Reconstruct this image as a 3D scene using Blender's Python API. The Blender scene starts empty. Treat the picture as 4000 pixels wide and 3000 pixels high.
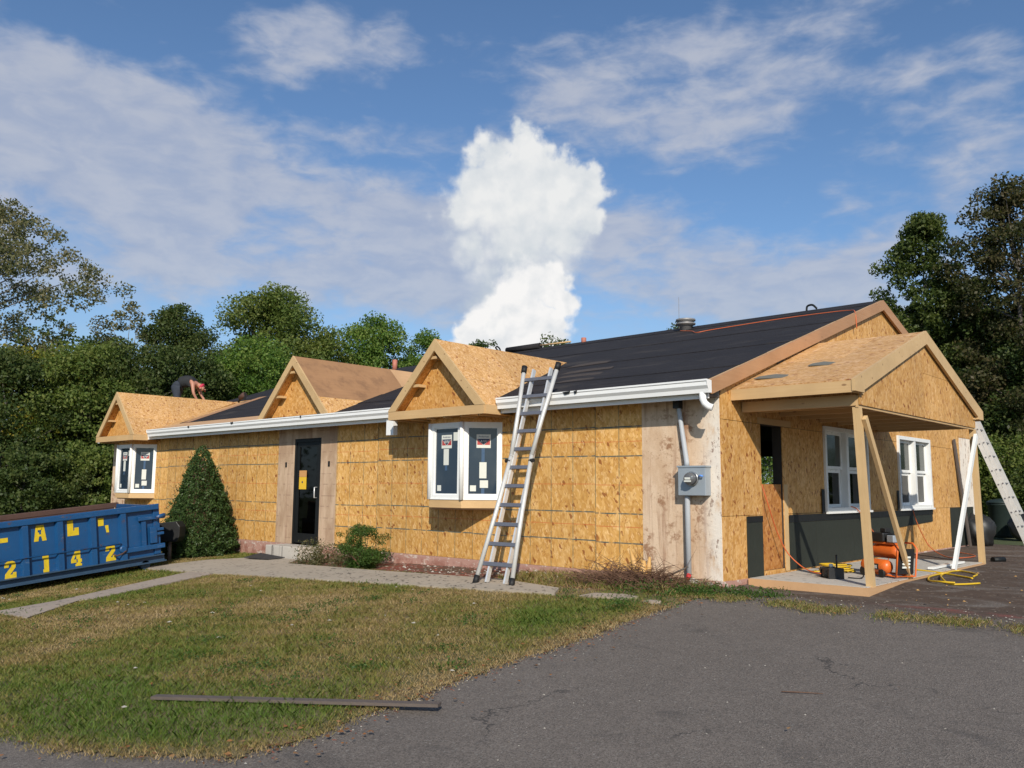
import bpy, bmesh, math, random
import numpy as np
from mathutils import Vector, Matrix
R = math.radians
random.seed(7)
rng = np.random.default_rng(11)
scene = bpy.context.scene
COL = scene.collection

# ------------------------------------------------------------------ camera
cam_d = bpy.data.cameras.new('camera')
cam = bpy.data.objects.new('camera', cam_d)
COL.objects.link(cam)
rt = Vector((0.73637343, 0.67653607, 0.00728806))
up = Vector((0.07715355, -0.0946695, 0.99251449))
fw = Vector((-0.67216181, 0.73029901, 0.12190926))
CAM = Vector((5.3036, -9.6539, 1.11))
cam.matrix_world = Matrix(((rt.x, up.x, -fw.x, CAM.x), (rt.y, up.y, -fw.y, CAM.y), (rt.z, up.z, -fw.z, CAM.z), (0, 0, 0, 1)))
cam_d.sensor_width = 36.0
cam_d.lens = 29.834
cam_d.clip_start = 0.05
cam_d.clip_end = 2000
scene.camera = cam

# ------------------------------------------------------------------ sun
SUN_TRAVEL = Vector((-1.0, 1.0, -0.88))
SUN_EL = math.atan2(0.88, math.sqrt(2))
sd = bpy.data.lights.new('sun', 'SUN')
sd.energy = 4.6
sd.angle = R(0.53)
sd.color = (1.0, 0.93, 0.82)
sun = bpy.data.objects.new('sun', sd)
sun.rotation_euler = SUN_TRAVEL.to_track_quat('-Z', 'Y').to_euler()
sun.location = (20, -25, 25)
COL.objects.link(sun)

# ------------------------------------------------------------------ exposure
scene.view_settings.view_transform = 'Standard'
scene.view_settings.look = 'None'
scene.view_settings.exposure = 0.0
scene.view_settings.gamma = 1.0
scene.view_settings.use_curve_mapping = False
scene.render.resolution_x = 1024
scene.render.resolution_y = 768
scene.cycles.max_bounces = 4
scene.cycles.diffuse_bounces = 2
scene.cycles.glossy_bounces = 3
scene.cycles.transmission_bounces = 3
scene.cycles.transparent_max_bounces = 8

# ------------------------------------------------------------------ node helpers
class NT:
    """small wrapper for building node trees"""
    dims = '3D'
    def __init__(s, tree):
        s.t = tree; s.n = tree.nodes; s.l = tree.links
    def node(s, typ, **kw):
        nd = s.n.new(typ)
        for k, v in kw.items(): setattr(nd, k, v)
        return nd
    def put(s, sock, v):
        if isinstance(v, bpy.types.NodeSocket): s.l.new(v, sock)
        elif v is not None:
            if hasattr(sock.default_value, '__len__') and not hasattr(v, '__len__'): v = [v] * len(sock.default_value)
            if hasattr(sock.default_value, '__len__') and len(v) == 3 and len(sock.default_value) == 4: v = (*v, 1)
            sock.default_value = v
    def m(s, op, a, b=None, c=None, clamp=False):
        nd = s.node('ShaderNodeMath', operation=op, use_clamp=clamp)
        s.put(nd.inputs[0], a)
        if b is not None: s.put(nd.inputs[1], b)
        if c is not None: s.put(nd.inputs[2], c)
        return nd.outputs[0]
    def v(s, op, a, b=None, scale=None):
        nd = s.node('ShaderNodeVectorMath', operation=op)
        s.put(nd.inputs[0], a)
        if b is not None: s.put(nd.inputs[1], b)
        if scale is not None: s.put(nd.inputs['Scale'], scale)
        return nd.outputs['Value'] if op in ('DOT_PRODUCT', 'LENGTH', 'DISTANCE') else nd.outputs[0]
    def noise(s, vec, scale, detail=4, rough=.55, dist=0, out=0):
        nd = s.node('ShaderNodeTexNoise')
        s.put(nd.inputs['Vector'], vec); s.put(nd.inputs['Scale'], scale)
        nd.inputs['Detail'].default_value = detail; nd.inputs['Roughness'].default_value = rough
        nd.inputs['Distortion'].default_value = dist
        return nd.outputs[out]
    def vor(s, vec, scale, out='Color', feature='F1', rand=1):
        nd = s.node('ShaderNodeTexVoronoi', feature=feature, voronoi_dimensions=s.dims)
        s.put(nd.inputs['Vector'], vec); s.put(nd.inputs['Scale'], scale)
        nd.inputs['Randomness'].default_value = rand
        return nd.outputs[out]
    def ramp(s, fac, stops, interp='LINEAR'):
        nd = s.node('ShaderNodeValToRGB'); cr = nd.color_ramp; cr.interpolation = interp
        while len(cr.elements) < len(stops): cr.elements.new(0.5)
        for e, (p, c) in zip(cr.elements, stops):
            e.position = p
            e.color = (c, c, c, 1) if not hasattr(c, '__len__') else (*c, 1)
        s.put(nd.inputs[0], fac)
        return nd.outputs[0]
    def mix(s, fac, a, b, mode='MIX'):
        nd = s.node('ShaderNodeMix', data_type='RGBA', blend_type=mode)
        s.put(nd.inputs[0], fac); s.put(nd.inputs[6], a); s.put(nd.inputs[7], b)
        return nd.outputs[2]
    def sstep(s, x, lo, hi):
        nd = s.node('ShaderNodeMapRange', interpolation_type='SMOOTHSTEP')
        s.put(nd.inputs[0], x); s.put(nd.inputs[1], lo); s.put(nd.inputs[2], hi)
        return nd.outputs[0]
    def sep(s, vec):
        nd = s.node('ShaderNodeSeparateXYZ'); s.put(nd.inputs[0], vec); return nd.outputs
    def comb(s, x, y, z):
        nd = s.node('ShaderNodeCombineXYZ')
        for i, q in enumerate((x, y, z)): s.put(nd.inputs[i], q)
        return nd.outputs[0]
    def obj(s):
        return s.node('ShaderNodeTexCoord').outputs['Object']
    def bump(s, h, strength=.3, dist=.01):
        nd = s.node('ShaderNodeBump'); s.put(nd.inputs['Height'], h)
        nd.inputs['Strength'].default_value = strength; nd.inputs['Distance'].default_value = dist
        return nd.outputs[0]

def material(name, fn):
    m = bpy.data.materials.new(name); m.use_nodes = True
    t = NT(m.node_tree); t.n.clear()
    out = t.node('ShaderNodeOutputMaterial')
    p = t.node('ShaderNodeBsdfPrincipled')
    t.l.new(p.outputs[0], out.inputs[0])
    fn(t, p, out)
    return m

def plain(name, col, rough=.6, metal=0, var=.12, scale=6, spec=.4, bump=0.0, bscale=40):
    """solid colour broken up by two scales of noise"""
    def fn(t, p, out):
        o = t.obj()
        n = t.noise(o, scale, 5, .6)
        f = t.m('MULTIPLY_ADD', n, 2 * var, 1 - var)
        c = t.v('SCALE', t.comb(*col), scale=f)
        t.put(p.inputs['Base Color'], c)
        p.inputs['Roughness'].default_value = rough
        t.put(p.inputs['Roughness'], t.m('MULTIPLY_ADD', t.noise(o, scale * 3, 3), .25, rough - .12))
        p.inputs['Metallic'].default_value = metal
        p.inputs['Specular IOR Level'].default_value = spec
        if bump: t.put(p.inputs['Normal'], t.bump(t.noise(o, bscale, 4), bump, .01))
    return material(name, fn)

# ------------------------------------------------------------------ world: sky, thin cloud sheet, one towering cumulus
world = bpy.data.worlds.new('World'); scene.world = world
world.use_nodes = True
world.cycles.sampling_method = 'MANUAL'
world.cycles.sample_map_resolution = 256
w = NT(world.node_tree); w.n.clear()
wo = w.node('ShaderNodeOutputWorld'); bg = w.node('ShaderNodeBackground')
w.l.new(bg.outputs[0], wo.inputs[0])
SKY_STRENGTH = 0.105
bg.inputs['Strength'].default_value = SKY_STRENGTH
sky = w.node('ShaderNodeTexSky', sky_type='NISHITA')
sky.sun_disc = False
sky.sun_elevation = SUN_EL
sky.sun_rotation = R(135)
sky.altitude = 100; sky.air_density = 1.0; sky.dust_density = 0.6; sky.ozone_density = 2.2
dirv = w.v('NORMALIZE', w.node('ShaderNodeTexCoord').outputs['Generated'])
dx, dy, dz = w.sep(dirv)
az = w.m('ADD', w.m('MULTIPLY', w.m('ARCTAN2', dx, dy), 180 / math.pi), 42.63)
el = w.m('MULTIPLY', w.m('ARCSINE', dz), 180 / math.pi)
ae = w.comb(az, el, 0)
f1 = w.noise(w.v('MULTIPLY', dirv, (1, 1, 2.1)), 5.2, 6, .57, .25)
f2 = w.noise(w.v('MULTIPLY', dirv, (1, 1, 2.4)), 19, 4, .56, .3)
cov = None
for a, e, sa, se, wt in [(-29, 17.0, 14, 5.0, 1.1), (-14, 16.2, 10, 3.9, 1.1), (-4, 15.0, 7, 3.6, .95), (13, 13.5, 8, 4.0, 1.0),
                         (8, 16.8, 5, 3.0, .8), (13, 23.8, 8, 3.0, .66), (11, 28.5, 10, 2.2, .8), (-14, 28, 5, 2.4, .75), (29, 20, 8, 8, .52),
                         (-9, 23, 7, 1.3, .62), (23, 12, 7, 4, .7), (3.5, 25.5, 3.4, 1.9, .62), (-29, 23.4, 9, 2.4, .85), (-22, 21.4, 6, 2.2, .62),
                         (-38, 15, 12, 7, .7), (0, 48, 40, 12, .5), (70, 30, 25, 12, .6), (-90, 35, 30, 14, .6), (150, 40, 60, 20, .6)]:
    d = w.v('MULTIPLY', w.v('SUBTRACT', ae, (a, e, 0)), (1 / sa, 1 / se, 0))
    gsn = w.m('MULTIPLY', w.m('EXPONENT', w.m('MULTIPLY', w.v('DOT_PRODUCT', d, d), -1.0)), wt)
    cov = gsn if cov is None else w.m('ADD', cov, gsn)
cov = w.m('MINIMUM', cov, 1.05)
dens = w.m('ADD', w.m('MULTIPLY_ADD', w.m('SUBTRACT', f1, .5), 2.1, cov), w.m('MULTIPLY', w.m('SUBTRACT', f2, .5), 1.1))
thin = w.m('MULTIPLY', w.sstep(dens, .20, 1.0), .82)
veil = w.m('MULTIPLY', w.sstep(el, 16.0, 2.0), .52)
cloud_c = w.mix(w.sstep(f2, .3, .7), (3.75, 4.25, 5.5), (4.9, 5.15, 5.9))
skyc = w.mix(thin, w.v('MULTIPLY', sky.outputs[0], (.86, 1.02, 1.16)), cloud_c)
skyc = w.mix(veil, skyc, (3.4, 4.4, 5.7))
# cumulus
def blobs(lst, wob):
    def nz(sc, det, rough):
        nn = w.node('ShaderNodeTexNoise', noise_dimensions='2D'); w.put(nn.inputs['Vector'], ae); nn.inputs['Scale'].default_value = sc
        nn.inputs['Detail'].default_value = det; nn.inputs['Roughness'].default_value = rough
        return w.v('SUBTRACT', nn.outputs[1], (.5, .5, .5))
    q = w.v('ADD', ae, w.v('SCALE', nz(.33, 2, .5), scale=wob))
    q = w.v('ADD', q, w.v('SCALE', nz(1.15, 6, .52), scale=wob * .42))
    acc = None
    for a, e, r_ in lst:
        f = w.m('SUBTRACT', 1.0, w.m('DIVIDE', w.v('LENGTH', w.v('MULTIPLY', w.v('SUBTRACT', q, (a, e, 0)), (1, 1, 0))), r_))
        acc = f if acc is None else w.m('SMOOTH_MAX', acc, f, .12)
    return acc
def lump(vec, sc, sm):
    nd = w.node('ShaderNodeTexVoronoi', feature='SMOOTH_F1', voronoi_dimensions='2D'); w.put(nd.inputs['Vector'], vec); nd.inputs['Scale'].default_value = sc; nd.inputs['Smoothness'].default_value = sm
    return w.m('SUBTRACT', .5, nd.outputs['Distance'])
wv = w.node('ShaderNodeTexNoise', noise_dimensions='2D'); w.put(wv.inputs['Vector'], ae); wv.inputs['Scale'].default_value = .8; wv.inputs['Detail'].default_value = 4
aw = w.v('ADD', ae, w.v('SCALE', w.v('SUBTRACT', wv.outputs[1], (.5, .5, .5)), scale=1.5))
l1 = lump(aw, .42, .35); l2 = lump(aw, 1.05, .3); l3 = lump(aw, 2.4, .3)
lumps = w.m('ADD', w.m('MULTIPLY', l1, .42), w.m('ADD', w.m('MULTIPLY', l2, .13), w.m('MULTIPLY', l3, .03)))
upper = blobs([(-1.6, 21.6, 2.2), (.9, 21.9, 2.2), (3.0, 21.0, 2.1), (-2.6, 19.8, 2.2), (-3.4, 18.4, 2.4), (-4.3, 18.7, 1.3), (0, 19, 4.2), (3.4, 19, 3.0), (4.6, 19.8, 1.8),
               (.8, 16.6, 4.8), (3.6, 16.6, 2.5), (-2.6, 16, 2.2), (-1.6, 13.6, 2.6), (-2.9, 12.9, 1.2), (5.2, 17.6, 1.5), (2.2, 14.4, 2.6)], 2.6)
lower = blobs([(.9, 13.7, 1.9), (2.4, 13.6, 1.6), (3.3, 12.8, 1.5), (-2.6, 10.2, 1.6), (-3.0, 8.6, 1.8), (-.3, 12.2, 2.0), (.8, 11.2, 2.8), (-1.6, 11.0, 1.9), (2.2, 10.4, 2.0), (-1.4, 9.4, 2.4), (.6, 8.5, 3.2), (2.0, 8.5, 2.2)], 2.2)
upper = w.m('ADD', upper, lumps); lower = w.m('ADD', lower, lumps)
cn = w.noise(ae, .34, 6, .5, .2)
cn2 = w.noise(w.v('ADD', ae, (.5, -.6, 0)), .34, 6, .5, .2)
relief = w.m('ADD', w.m('MULTIPLY_ADD', w.m('SUBTRACT', cn, cn2), 3.0, .52), w.m('MULTIPLY', lumps, 1.5))
base_f = w.sstep(el, 12.2, 19.5)
uc = w.mix(w.m('MULTIPLY', w.m('ADD', w.m('MULTIPLY', relief, .55), w.m('MULTIPLY', base_f, .50)), 1.0, clamp=True), (4.9, 5.6, 6.3), (8.1, 8.15, 8.1))
lc = w.mix(w.m('ADD', relief, .25, clamp=True), (6.3, 6.7, 7.1), (8.9, 8.8, 8.7))
ua = w.m('MULTIPLY', w.sstep(upper, .02, w.m('MULTIPLY_ADD', w.m('ADD', w.sstep(el, 20.5, 12), w.m('MULTIPLY', w.sstep(az, 1.0, -5.0), .30)), .80, .40)), w.m('MULTIPLY_ADD', w.sstep(el, 10.5, 16), .35, .63))
la = w.sstep(lower, .0, .42)
skyc = w.mix(ua, skyc, uc)
skyc = w.mix(la, skyc, lc)
w.put(bg.inputs['Color'], skyc)

# ------------------------------------------------------------------ mesh helpers
def link_mesh(name, me, parent=None):
    o = bpy.data.objects.new(name, me); COL.objects.link(o)
    if parent is not None: o.parent = parent
    return o

class MB:
    """collects shapes and links them as ONE mesh object"""
    def __init__(s): s.v = []; s.f = []; s.mi = []; s.cur = 0; s.sm = []; s.smooth = False
    def face(s, idx):
        s.f.append(tuple(idx)); s.mi.append(s.cur); s.sm.append(s.smooth)
    def box(s, a, b):
        x0, y0, z0 = a; x1, y1, z1 = b; n = len(s.v)
        s.v += [(x0, y0, z0), (x1, y0, z0), (x1, y1, z0), (x0, y1, z0), (x0, y0, z1), (x1, y0, z1), (x1, y1, z1), (x0, y1, z1)]
        for q in ((0, 3, 2, 1), (4, 5, 6, 7), (0, 1, 5, 4), (1, 2, 6, 5), (2, 3, 7, 6), (3, 0, 4, 7)): s.face([n + i for i in q])
        return s
    def beam(s, p0, p1, w_, h, upv=(0, 0, 1)):
        p0 = Vector(p0); p1 = Vector(p1); d = (p1 - p0).normalized(); u = Vector(upv)
        sx = d.cross(u)
        if sx.length < 1e-4: sx = d.cross(Vector((1, 0, 0)))
        sx.normalize(); uy = sx.cross(d).normalized(); n = len(s.v)
        for p in (p0, p1):
            for i, j in ((-1, -1), (1, -1), (1, 1), (-1, 1)): s.v.append(tuple(p + sx * (i * w_ / 2) + uy * (j * h / 2)))
        for q in ((0, 1, 2, 3), (7, 6, 5, 4), (0, 4, 5, 1), (1, 5, 6, 2), (2, 6, 7, 3), (3, 7, 4, 0)): s.face([n + i for i in q])
        return s
    def tube(s, pts, r, seg=8, caps=True):
        pts = [Vector(p) for p in pts]; k = len(pts)
        rr = r if hasattr(r, '__len__') else [r] * k
        n = len(s.v); ref = None
        for i, p in enumerate(pts):
            d = (pts[min(i + 1, k - 1)] - pts[max(i - 1, 0)]).normalized()
            if ref is None:
                ref = d.orthogonal().normalized()
            else:
                ref = (ref - d * ref.dot(d))
                ref = ref.normalized() if ref.length > 1e-5 else d.orthogonal().normalized()
            b = d.cross(ref)
            for j in range(seg):
                a = 2 * math.pi * j / seg
                s.v.append(tuple(p + (ref * math.cos(a) + b * math.sin(a)) * rr[i]))
        sm = s.smooth; s.smooth = True
        for i in range(k - 1):
            for j in range(seg):
                j2 = (j + 1) % seg
                s.face((n + i * seg + j, n + i * seg + j2, n + (i + 1) * seg + j2, n + (i + 1) * seg + j))
        s.smooth = sm
        if caps:
            s.face([n + j for j in range(seg)][::-1]); s.face([n + (k - 1) * seg + j for j in range(seg)])
        return s
    def prism(s, fr, poly, t0, t1):
        """polygon (u,v) in the frame fr=(O,U,V,N) extruded from t0 to t1 along N"""
        O, U, V, N = fr; n = len(s.v); k = len(poly)
        for t in (t0, t1):
            for a, b in poly: s.v.append(tuple(O + U * a + V * b + N * t))
        s.face([n + i for i in range(k)][::-1]); s.face([n + k + i for i in range(k)])
        for i in range(k):
            j = (i + 1) % k; s.face((n + i, n + j, n + k + j, n + k + i))
        return s
    def lathe(s, base, axis, prof, seg=20):
        base = Vector(base); ax = Vector(axis).normalized(); e1 = ax.orthogonal().normalized(); e2 = ax.cross(e1); n = len(s.v)
        for h, r_ in prof:
            for j in range(seg):
                a = 2 * math.pi * j / seg
                s.v.append(tuple(base + ax * h + (e1 * math.cos(a) + e2 * math.sin(a)) * max(r_, 1e-4)))
        sm = s.smooth; s.smooth = True
        for i in range(len(prof) - 1):
            for j in range(seg):
                j2 = (j + 1) % seg
                s.face((n + i * seg + j, n + i * seg + j2, n + (i + 1) * seg + j2, n + (i + 1) * seg + j))
        s.smooth = sm
        s.face([n + j for j in range(seg)][::-1]); s.face([n + (len(prof) - 1) * seg + j for j in range(seg)])
        return s
    def build(s, name, mats, parent=None, bevel=0):
        me = bpy.data.meshes.new(name); me.from_pydata(s.v, [], s.f); me.update()
        mats = mats if isinstance(mats, (list, tuple)) else [mats]
        for m in mats: me.materials.append(m)
        me.polygons.foreach_set('material_index', s.mi)
        me.polygons.foreach_set('use_smooth', s.sm)
        bm = bmesh.new(); bm.from_mesh(me); bmesh.ops.recalc_face_normals(bm, faces=bm.faces)
        bm.to_mesh(me); bm.free()
        o = link_mesh(name, me, parent)
        if bevel:
            b = o.modifiers.new('bevel', 'BEVEL'); b.width = bevel; b.segments = 2; b.limit_method = 'ANGLE'
        return o

def tag(o, label=None, cat=None, group=None, kind=None):
    if label: o['label'] = label
    if cat: o['category'] = cat
    if group: o['group'] = group
    if kind: o['kind'] = kind
    return o
def thing(name, loc, label, cat, group=None, rz=0):
    o = bpy.data.objects.new(name, None); COL.objects.link(o); o.location = loc; o.rotation_euler = (0, 0, rz)
    o.empty_display_size = .2
    return tag(o, label, cat, group)
def F(O, U, V, N): return (Vector(O), Vector(U).normalized(), Vector(V).normalized(), Vector(N).normalized())

def clip(poly, a, b, c):
    """keep the part of the polygon where a*u + b*v <= c"""
    out = []
    for i in range(len(poly)):
        p = poly[i]; q = poly[(i + 1) % len(poly)]
        dp = a * p[0] + b * p[1] - c; dq = a * q[0] + b * q[1] - c
        if dp <= 1e-9: out.append(p)
        if (dp < -1e-9 and dq > 1e-9) or (dp > 1e-9 and dq < -1e-9):
            t = dp / (dp - dq); out.append((p[0] + (q[0] - p[0]) * t, p[1] + (q[1] - p[1]) * t))
    return out
def rects_minus(u0, u1, v0, v1, holes):
    """a rectangle minus rectangular holes, as rectangles"""
    us = sorted({u0, u1, *[x for h in holes for x in h[:2] if u0 < x < u1]})
    out = []
    for i in range(len(us) - 1):
        a, b = us[i], us[i + 1]; mid = (a + b) / 2
        cuts = sorted([(max(h[2], v0), min(h[3], v1)) for h in holes if h[0] < mid < h[1] and h[3] > v0 and h[2] < v1])
        z = v0
        for c0, c1 in cuts:
            if c0 > z + 1e-6: out.append((a, b, z, c0))
            z = max(z, c1)
        if z < v1 - 1e-6: out.append((a, b, z, v1))
    return out

# ------------------------------------------------------------------ materials
def osb_fn(stretch, tint=(1.0, .945, .86), lines=False, dark=.0, flakescale=1.0, bright=1.0):
    """oriented strand board: flakes of several tans, a few brown ones; stretch = flake length along each axis"""
    def fn(t, p, out):
        o = t.obj()
        wob = t.v('SCALE', t.v('SUBTRACT', t.noise(o, 5, 3, .6, 0, 1), (.5, .5, .5)), scale=.07)
        q = t.v('ADD', o, wob)
        inv = tuple(flakescale / s_ for s_ in stretch)
        a = t.vor(t.v('MULTIPLY', q, inv), 1.0)
        rot = t.node('ShaderNodeVectorRotate', rotation_type='EULER_XYZ'); t.put(rot.inputs[0], q); rot.inputs['Rotation'].default_value = (.45, .5, .4)
        b = t.vor(t.v('MULTIPLY', rot.outputs[0], tuple(x * 1.9 for x in inv)), 1.0)
        ra = t.sep(a)[0]; rb = t.sep(b)[1]
        c = t.ramp(ra, [(0, (.47, .245, .066)), (.3, (.56, .310, .086)), (.62, (.61, .350, .104)), (.86, (.68, .41, .145)), (1, (.75, .50, .22))])
        c = t.mix(.45, c, t.ramp(rb, [(0, (.45, .225, .06)), (.5, (.60, .345, .10)), (1, (.74, .49, .21))]))
        # brown and pale slivers lying at several angles
        big_ax = max(range(3), key=lambda k_: stretch[k_])
        for ang, thr, cl, am, f_ in (((-.5, .55, -.45), .968 - dark, (.25, .078, .020), .85, 1.35), ((.4, -.6, .35), .945 - dark, (.33, .13, .03), .5, 2.6), ((.25, .35, -.3), .92, (.84, .60, .32), .5, 2.4), ((-.3, -.25, .5), .92, (.78, .52, .22), .45, 1.8)):
            rt_ = t.node('ShaderNodeVectorRotate', rotation_type='EULER_XYZ'); t.put(rt_.inputs[0], q); rt_.inputs['Rotation'].default_value = ang
            sc_ = tuple((11.0 if k_ == big_ax else 34.0) * f_ / 1.5 for k_ in range(3))
            vv = t.sep(t.vor(t.v('MULTIPLY', rt_.outputs[0], sc_), 1.0))[0]
            c = t.mix(t.m('MULTIPLY', t.sstep(vv, thr, thr + .008), am), c, cl)
        n = t.noise(o, 1.3, 4, .6)
        c = t.v('SCALE', c, scale=t.m('MULTIPLY_ADD', n, .36, .80 * bright))
        st = t.noise(t.v('MULTIPLY', o, (8, 8, .7)), 1.0, 4, .65)
        c = t.mix(t.m('MULTIPLY', t.sstep(st, .58, .75), .35), c, (.38, .21, .075))
        oi = t.node('ShaderNodeObjectInfo')
        c = t.v('SCALE', c, scale=t.m('MULTIPLY_ADD', oi.outputs['Random'], .22, .90))
        c = t.v('MULTIPLY', c, tint)
        if lines:
            x, y, z = t.sep(o)
            z2 = t.m('ADD', z, t.m('MULTIPLY', t.m('SUBTRACT', oi.outputs['Random'], .5), .022))
            z2 = t.m('ADD', z2, t.m('MULTIPLY', t.m('SUBTRACT', t.noise(o, 1.5, 2), .5), .010))
            dmin = None
            for zz in (1.974, 1.57, .785, .39):
                d = t.m('ABSOLUTE', t.m('SUBTRACT', z2, zz)); dmin = d if dmin is None else t.m('MINIMUM', dmin, d)
            brk = t.sstep(t.noise(o, 7, 3), .30, .5)
            c = t.mix(t.m('MULTIPLY', t.m('MULTIPLY', t.sstep(dmin, .011, .006), .92), brk), c, (.05, .10, .10))
            rmin = None
            for zz in (1.77, 1.174, .607):
                d = t.m('ABSOLUTE', t.m('SUBTRACT', z2, zz)); rmin = d if rmin is None else t.m('MINIMUM', rmin, d)
            c = t.mix(t.m('MULTIPLY', t.m('MULTIPLY', t.sstep(rmin, .006, .003), .75), brk), c, (.55, .10, .03))
            vx = t.m('ABSOLUTE', t.m('SUBTRACT', t.m('PINGPONG', t.m('ADD', x, 1.97 + .0 + 20 * .4065), .20325), 0.0))
            c = t.mix(t.m('MULTIPLY', t.m('MULTIPLY', t.sstep(vx, .012, .006), .58), brk), c, (.13, .15, .10))
        t.put(p.inputs['Base Color'], c)
        p.inputs['Roughness'].default_value = .62
        p.inputs['Specular IOR Level'].default_value = .35
        t.put(p.inputs['Normal'], t.bump(t.m('ADD', ra, rb), .22, .004))
    return fn
M = {}
M['osb_front'] = material('osb_front', osb_fn((.075, .075, .19), lines=True, flakescale=1.2))
M['osb_gable'] = material('osb_gable', osb_fn((.06, .06, .17), tint=(.94, .87, .84), dark=.012, flakescale=1.15))
M['osb_red'] = material('osb_red', osb_fn((.08, .08, .12), tint=(.80, .60, .50), dark=.05))
M['osb_roof'] = material('osb_roof', osb_fn((.20, .07, .07), tint=(.95, .92, 1.08), flakescale=1.9))
M['osb_porch'] = material('osb_porch', osb_fn((.18, .06, .06), tint=(.95, .93, 1.15), flakescale=2.0))
M['osb_small'] = material('osb_small', osb_fn((.09, .09, .11), tint=(1.0, .86, .72), flakescale=1.7))

def wood_fn(c0, c1, axis=0, knots=True, grime=.0):
    def fn(t, p, out):
        o = t.obj()
        oi = t.node('ShaderNodeObjectInfo').outputs['Random']
        sc = [34, 34, 34]
        if axis < 3: sc[axis] = 1.3
        else: sc = [9, 9, 9]
        q = t.v('ADD', t.v('MULTIPLY', o, tuple(sc)), t.comb(t.m('MULTIPLY', oi, 17), t.m('MULTIPLY', oi, 31), 0))
        n = t.noise(q, 1.0, 5, .6, .8)
        c = t.mix(n, c0, c1)
        if knots:
            kn = t.vor(t.v('MULTIPLY', o, tuple(5.5 if i != axis else 2.5 for i in range(3))), 1.0, 'Distance')
            c = t.mix(t.m('MULTIPLY', t.sstep(kn, .10, .05), .7), c, (.16, .07, .025))
        big = t.noise(o, 1.7, 3)
        c = t.v('SCALE', c, scale=t.m('MULTIPLY_ADD', big, .4, .78))
        if grime: c = t.mix(t.m('MULTIPLY', t.sstep(t.noise(o, 3.5, 5, .65), .45, .7), grime), c, (.17, .09, .045))
        t.put(p.inputs['Base Color'], c)
        p.inputs['Roughness'].default_value = .6
        t.put(p.inputs['Normal'], t.bump(n, .15, .004))
    return fn
M['lumber_x'] = material('lumber_x', wood_fn((.50, .31, .135), (.62, .42, .21), 0))
M['lumber_y'] = material('lumber_y', wood_fn((.50, .31, .135), (.62, .42, .21), 1))
M['lumber_z'] = material('lumber_z', wood_fn((.52, .335, .15), (.66, .46, .235), 2))
M['lumber_any'] = material('lumber_any', wood_fn((.50, .32, .145), (.62, .43, .215), 3))
M['fir'] = material('fir', wood_fn((.37, .185, .085), (.47, .265, .135), 1))
M['plywood'] = material('plywood', wood_fn((.30, .155, .068), (.40, .22, .105), 1, knots=False, grime=.55))
M['plywood_new'] = material('plywood_new', wood_fn((.50, .29, .14), (.58, .36, .19), 1, knots=False))
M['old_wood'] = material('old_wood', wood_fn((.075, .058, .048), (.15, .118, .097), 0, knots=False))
M['split_wood'] = material('split_wood', wood_fn((.50, .27, .08), (.66, .40, .14), 2, knots=False))

def siding_fn(t, p, out):
    o = t.obj(); x, y, z = t.sep(o)
    n1 = t.noise(t.v('MULTIPLY', o, (1, 1, .45)), 2.6, 6, .66)
    c = t.mix(t.sstep(n1, .35, .62), (.56, .385, .245), (.68, .51, .355))
    n2 = t.noise(o, 5.0, 8, .78, .2)
    c = t.mix(t.m('MULTIPLY', t.m('MULTIPLY', t.sstep(n2, .50, .60), t.sstep(t.noise(o, 2.3, 3), .42, .56)), .85), c, (.27, .13, .06))
    st = t.noise(t.v('MULTIPLY', o, (11, 11, .8)), 1.0, 5, .6)
    c = t.mix(t.m('MULTIPLY', t.sstep(st, .52, .68), .62), c, (.34, .19, .115))
    n4 = t.noise(t.v('MULTIPLY', o, (1.4, 1.4, .5)), 3, 6, .7)
    edge = t.m('MULTIPLY', t.sstep(x, -.36, -.05), t.sstep(n4, .34, .48))
    c = t.mix(t.m('MULTIPLY', edge, .85), c, (.78, .72, .63))
    c = t.mix(t.m('MULTIPLY', t.m('MULTIPLY', t.sstep(x, -.34, -.1), t.sstep(t.noise(t.v('MULTIPLY', o, (1, 1, .5)), 9, 6, .7), .56, .62)), .85), c, (.20, .11, .075))
    n3 = t.noise(o, 22, 4, .7)
    c = t.mix(t.m('MULTIPLY', t.sstep(n3, .62, .70), .55), c, (.22, .11, .06))
    t.put(p.inputs['Base Color'], c); p.inputs['Roughness'].default_value = .85
    t.put(p.inputs['Normal'], t.bump(t.m('ADD', n2, n3), .4, .012))
M['siding'] = material('old_siding', siding_fn)
def siding2_fn(t, p, out):
    o = t.obj()
    n1 = t.noise(t.v('MULTIPLY', o, (1, 1, .4)), 3.1, 6, .66)
    c = t.mix(t.sstep(n1, .35, .65), (.38, .25, .155), (.55, .395, .265))
    st = t.noise(t.v('MULTIPLY', o, (9, 9, .6)), 1.0, 5, .6)
    c = t.mix(t.m('MULTIPLY', t.sstep(st, .5, .72), .6), c, (.26, .13, .08))
    ln = t.m('ABSOLUTE', t.m('SUBTRACT', t.m('PINGPONG', t.sep(o)[2], .21), .1))
    c = t.mix(t.m('MULTIPLY', t.m('MULTIPLY', t.sstep(ln, .012, .004), t.sstep(t.noise(o, 9, 3), .45, .6)), .5), c, (.18, .10, .07))
    t.put(p.inputs['Base Color'], c); p.inputs['Roughness'].default_value = .85
    t.put(p.inputs['Normal'], t.bump(n1, .3, .012))
M['siding2'] = material('old_siding_dark', siding2_fn)
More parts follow.
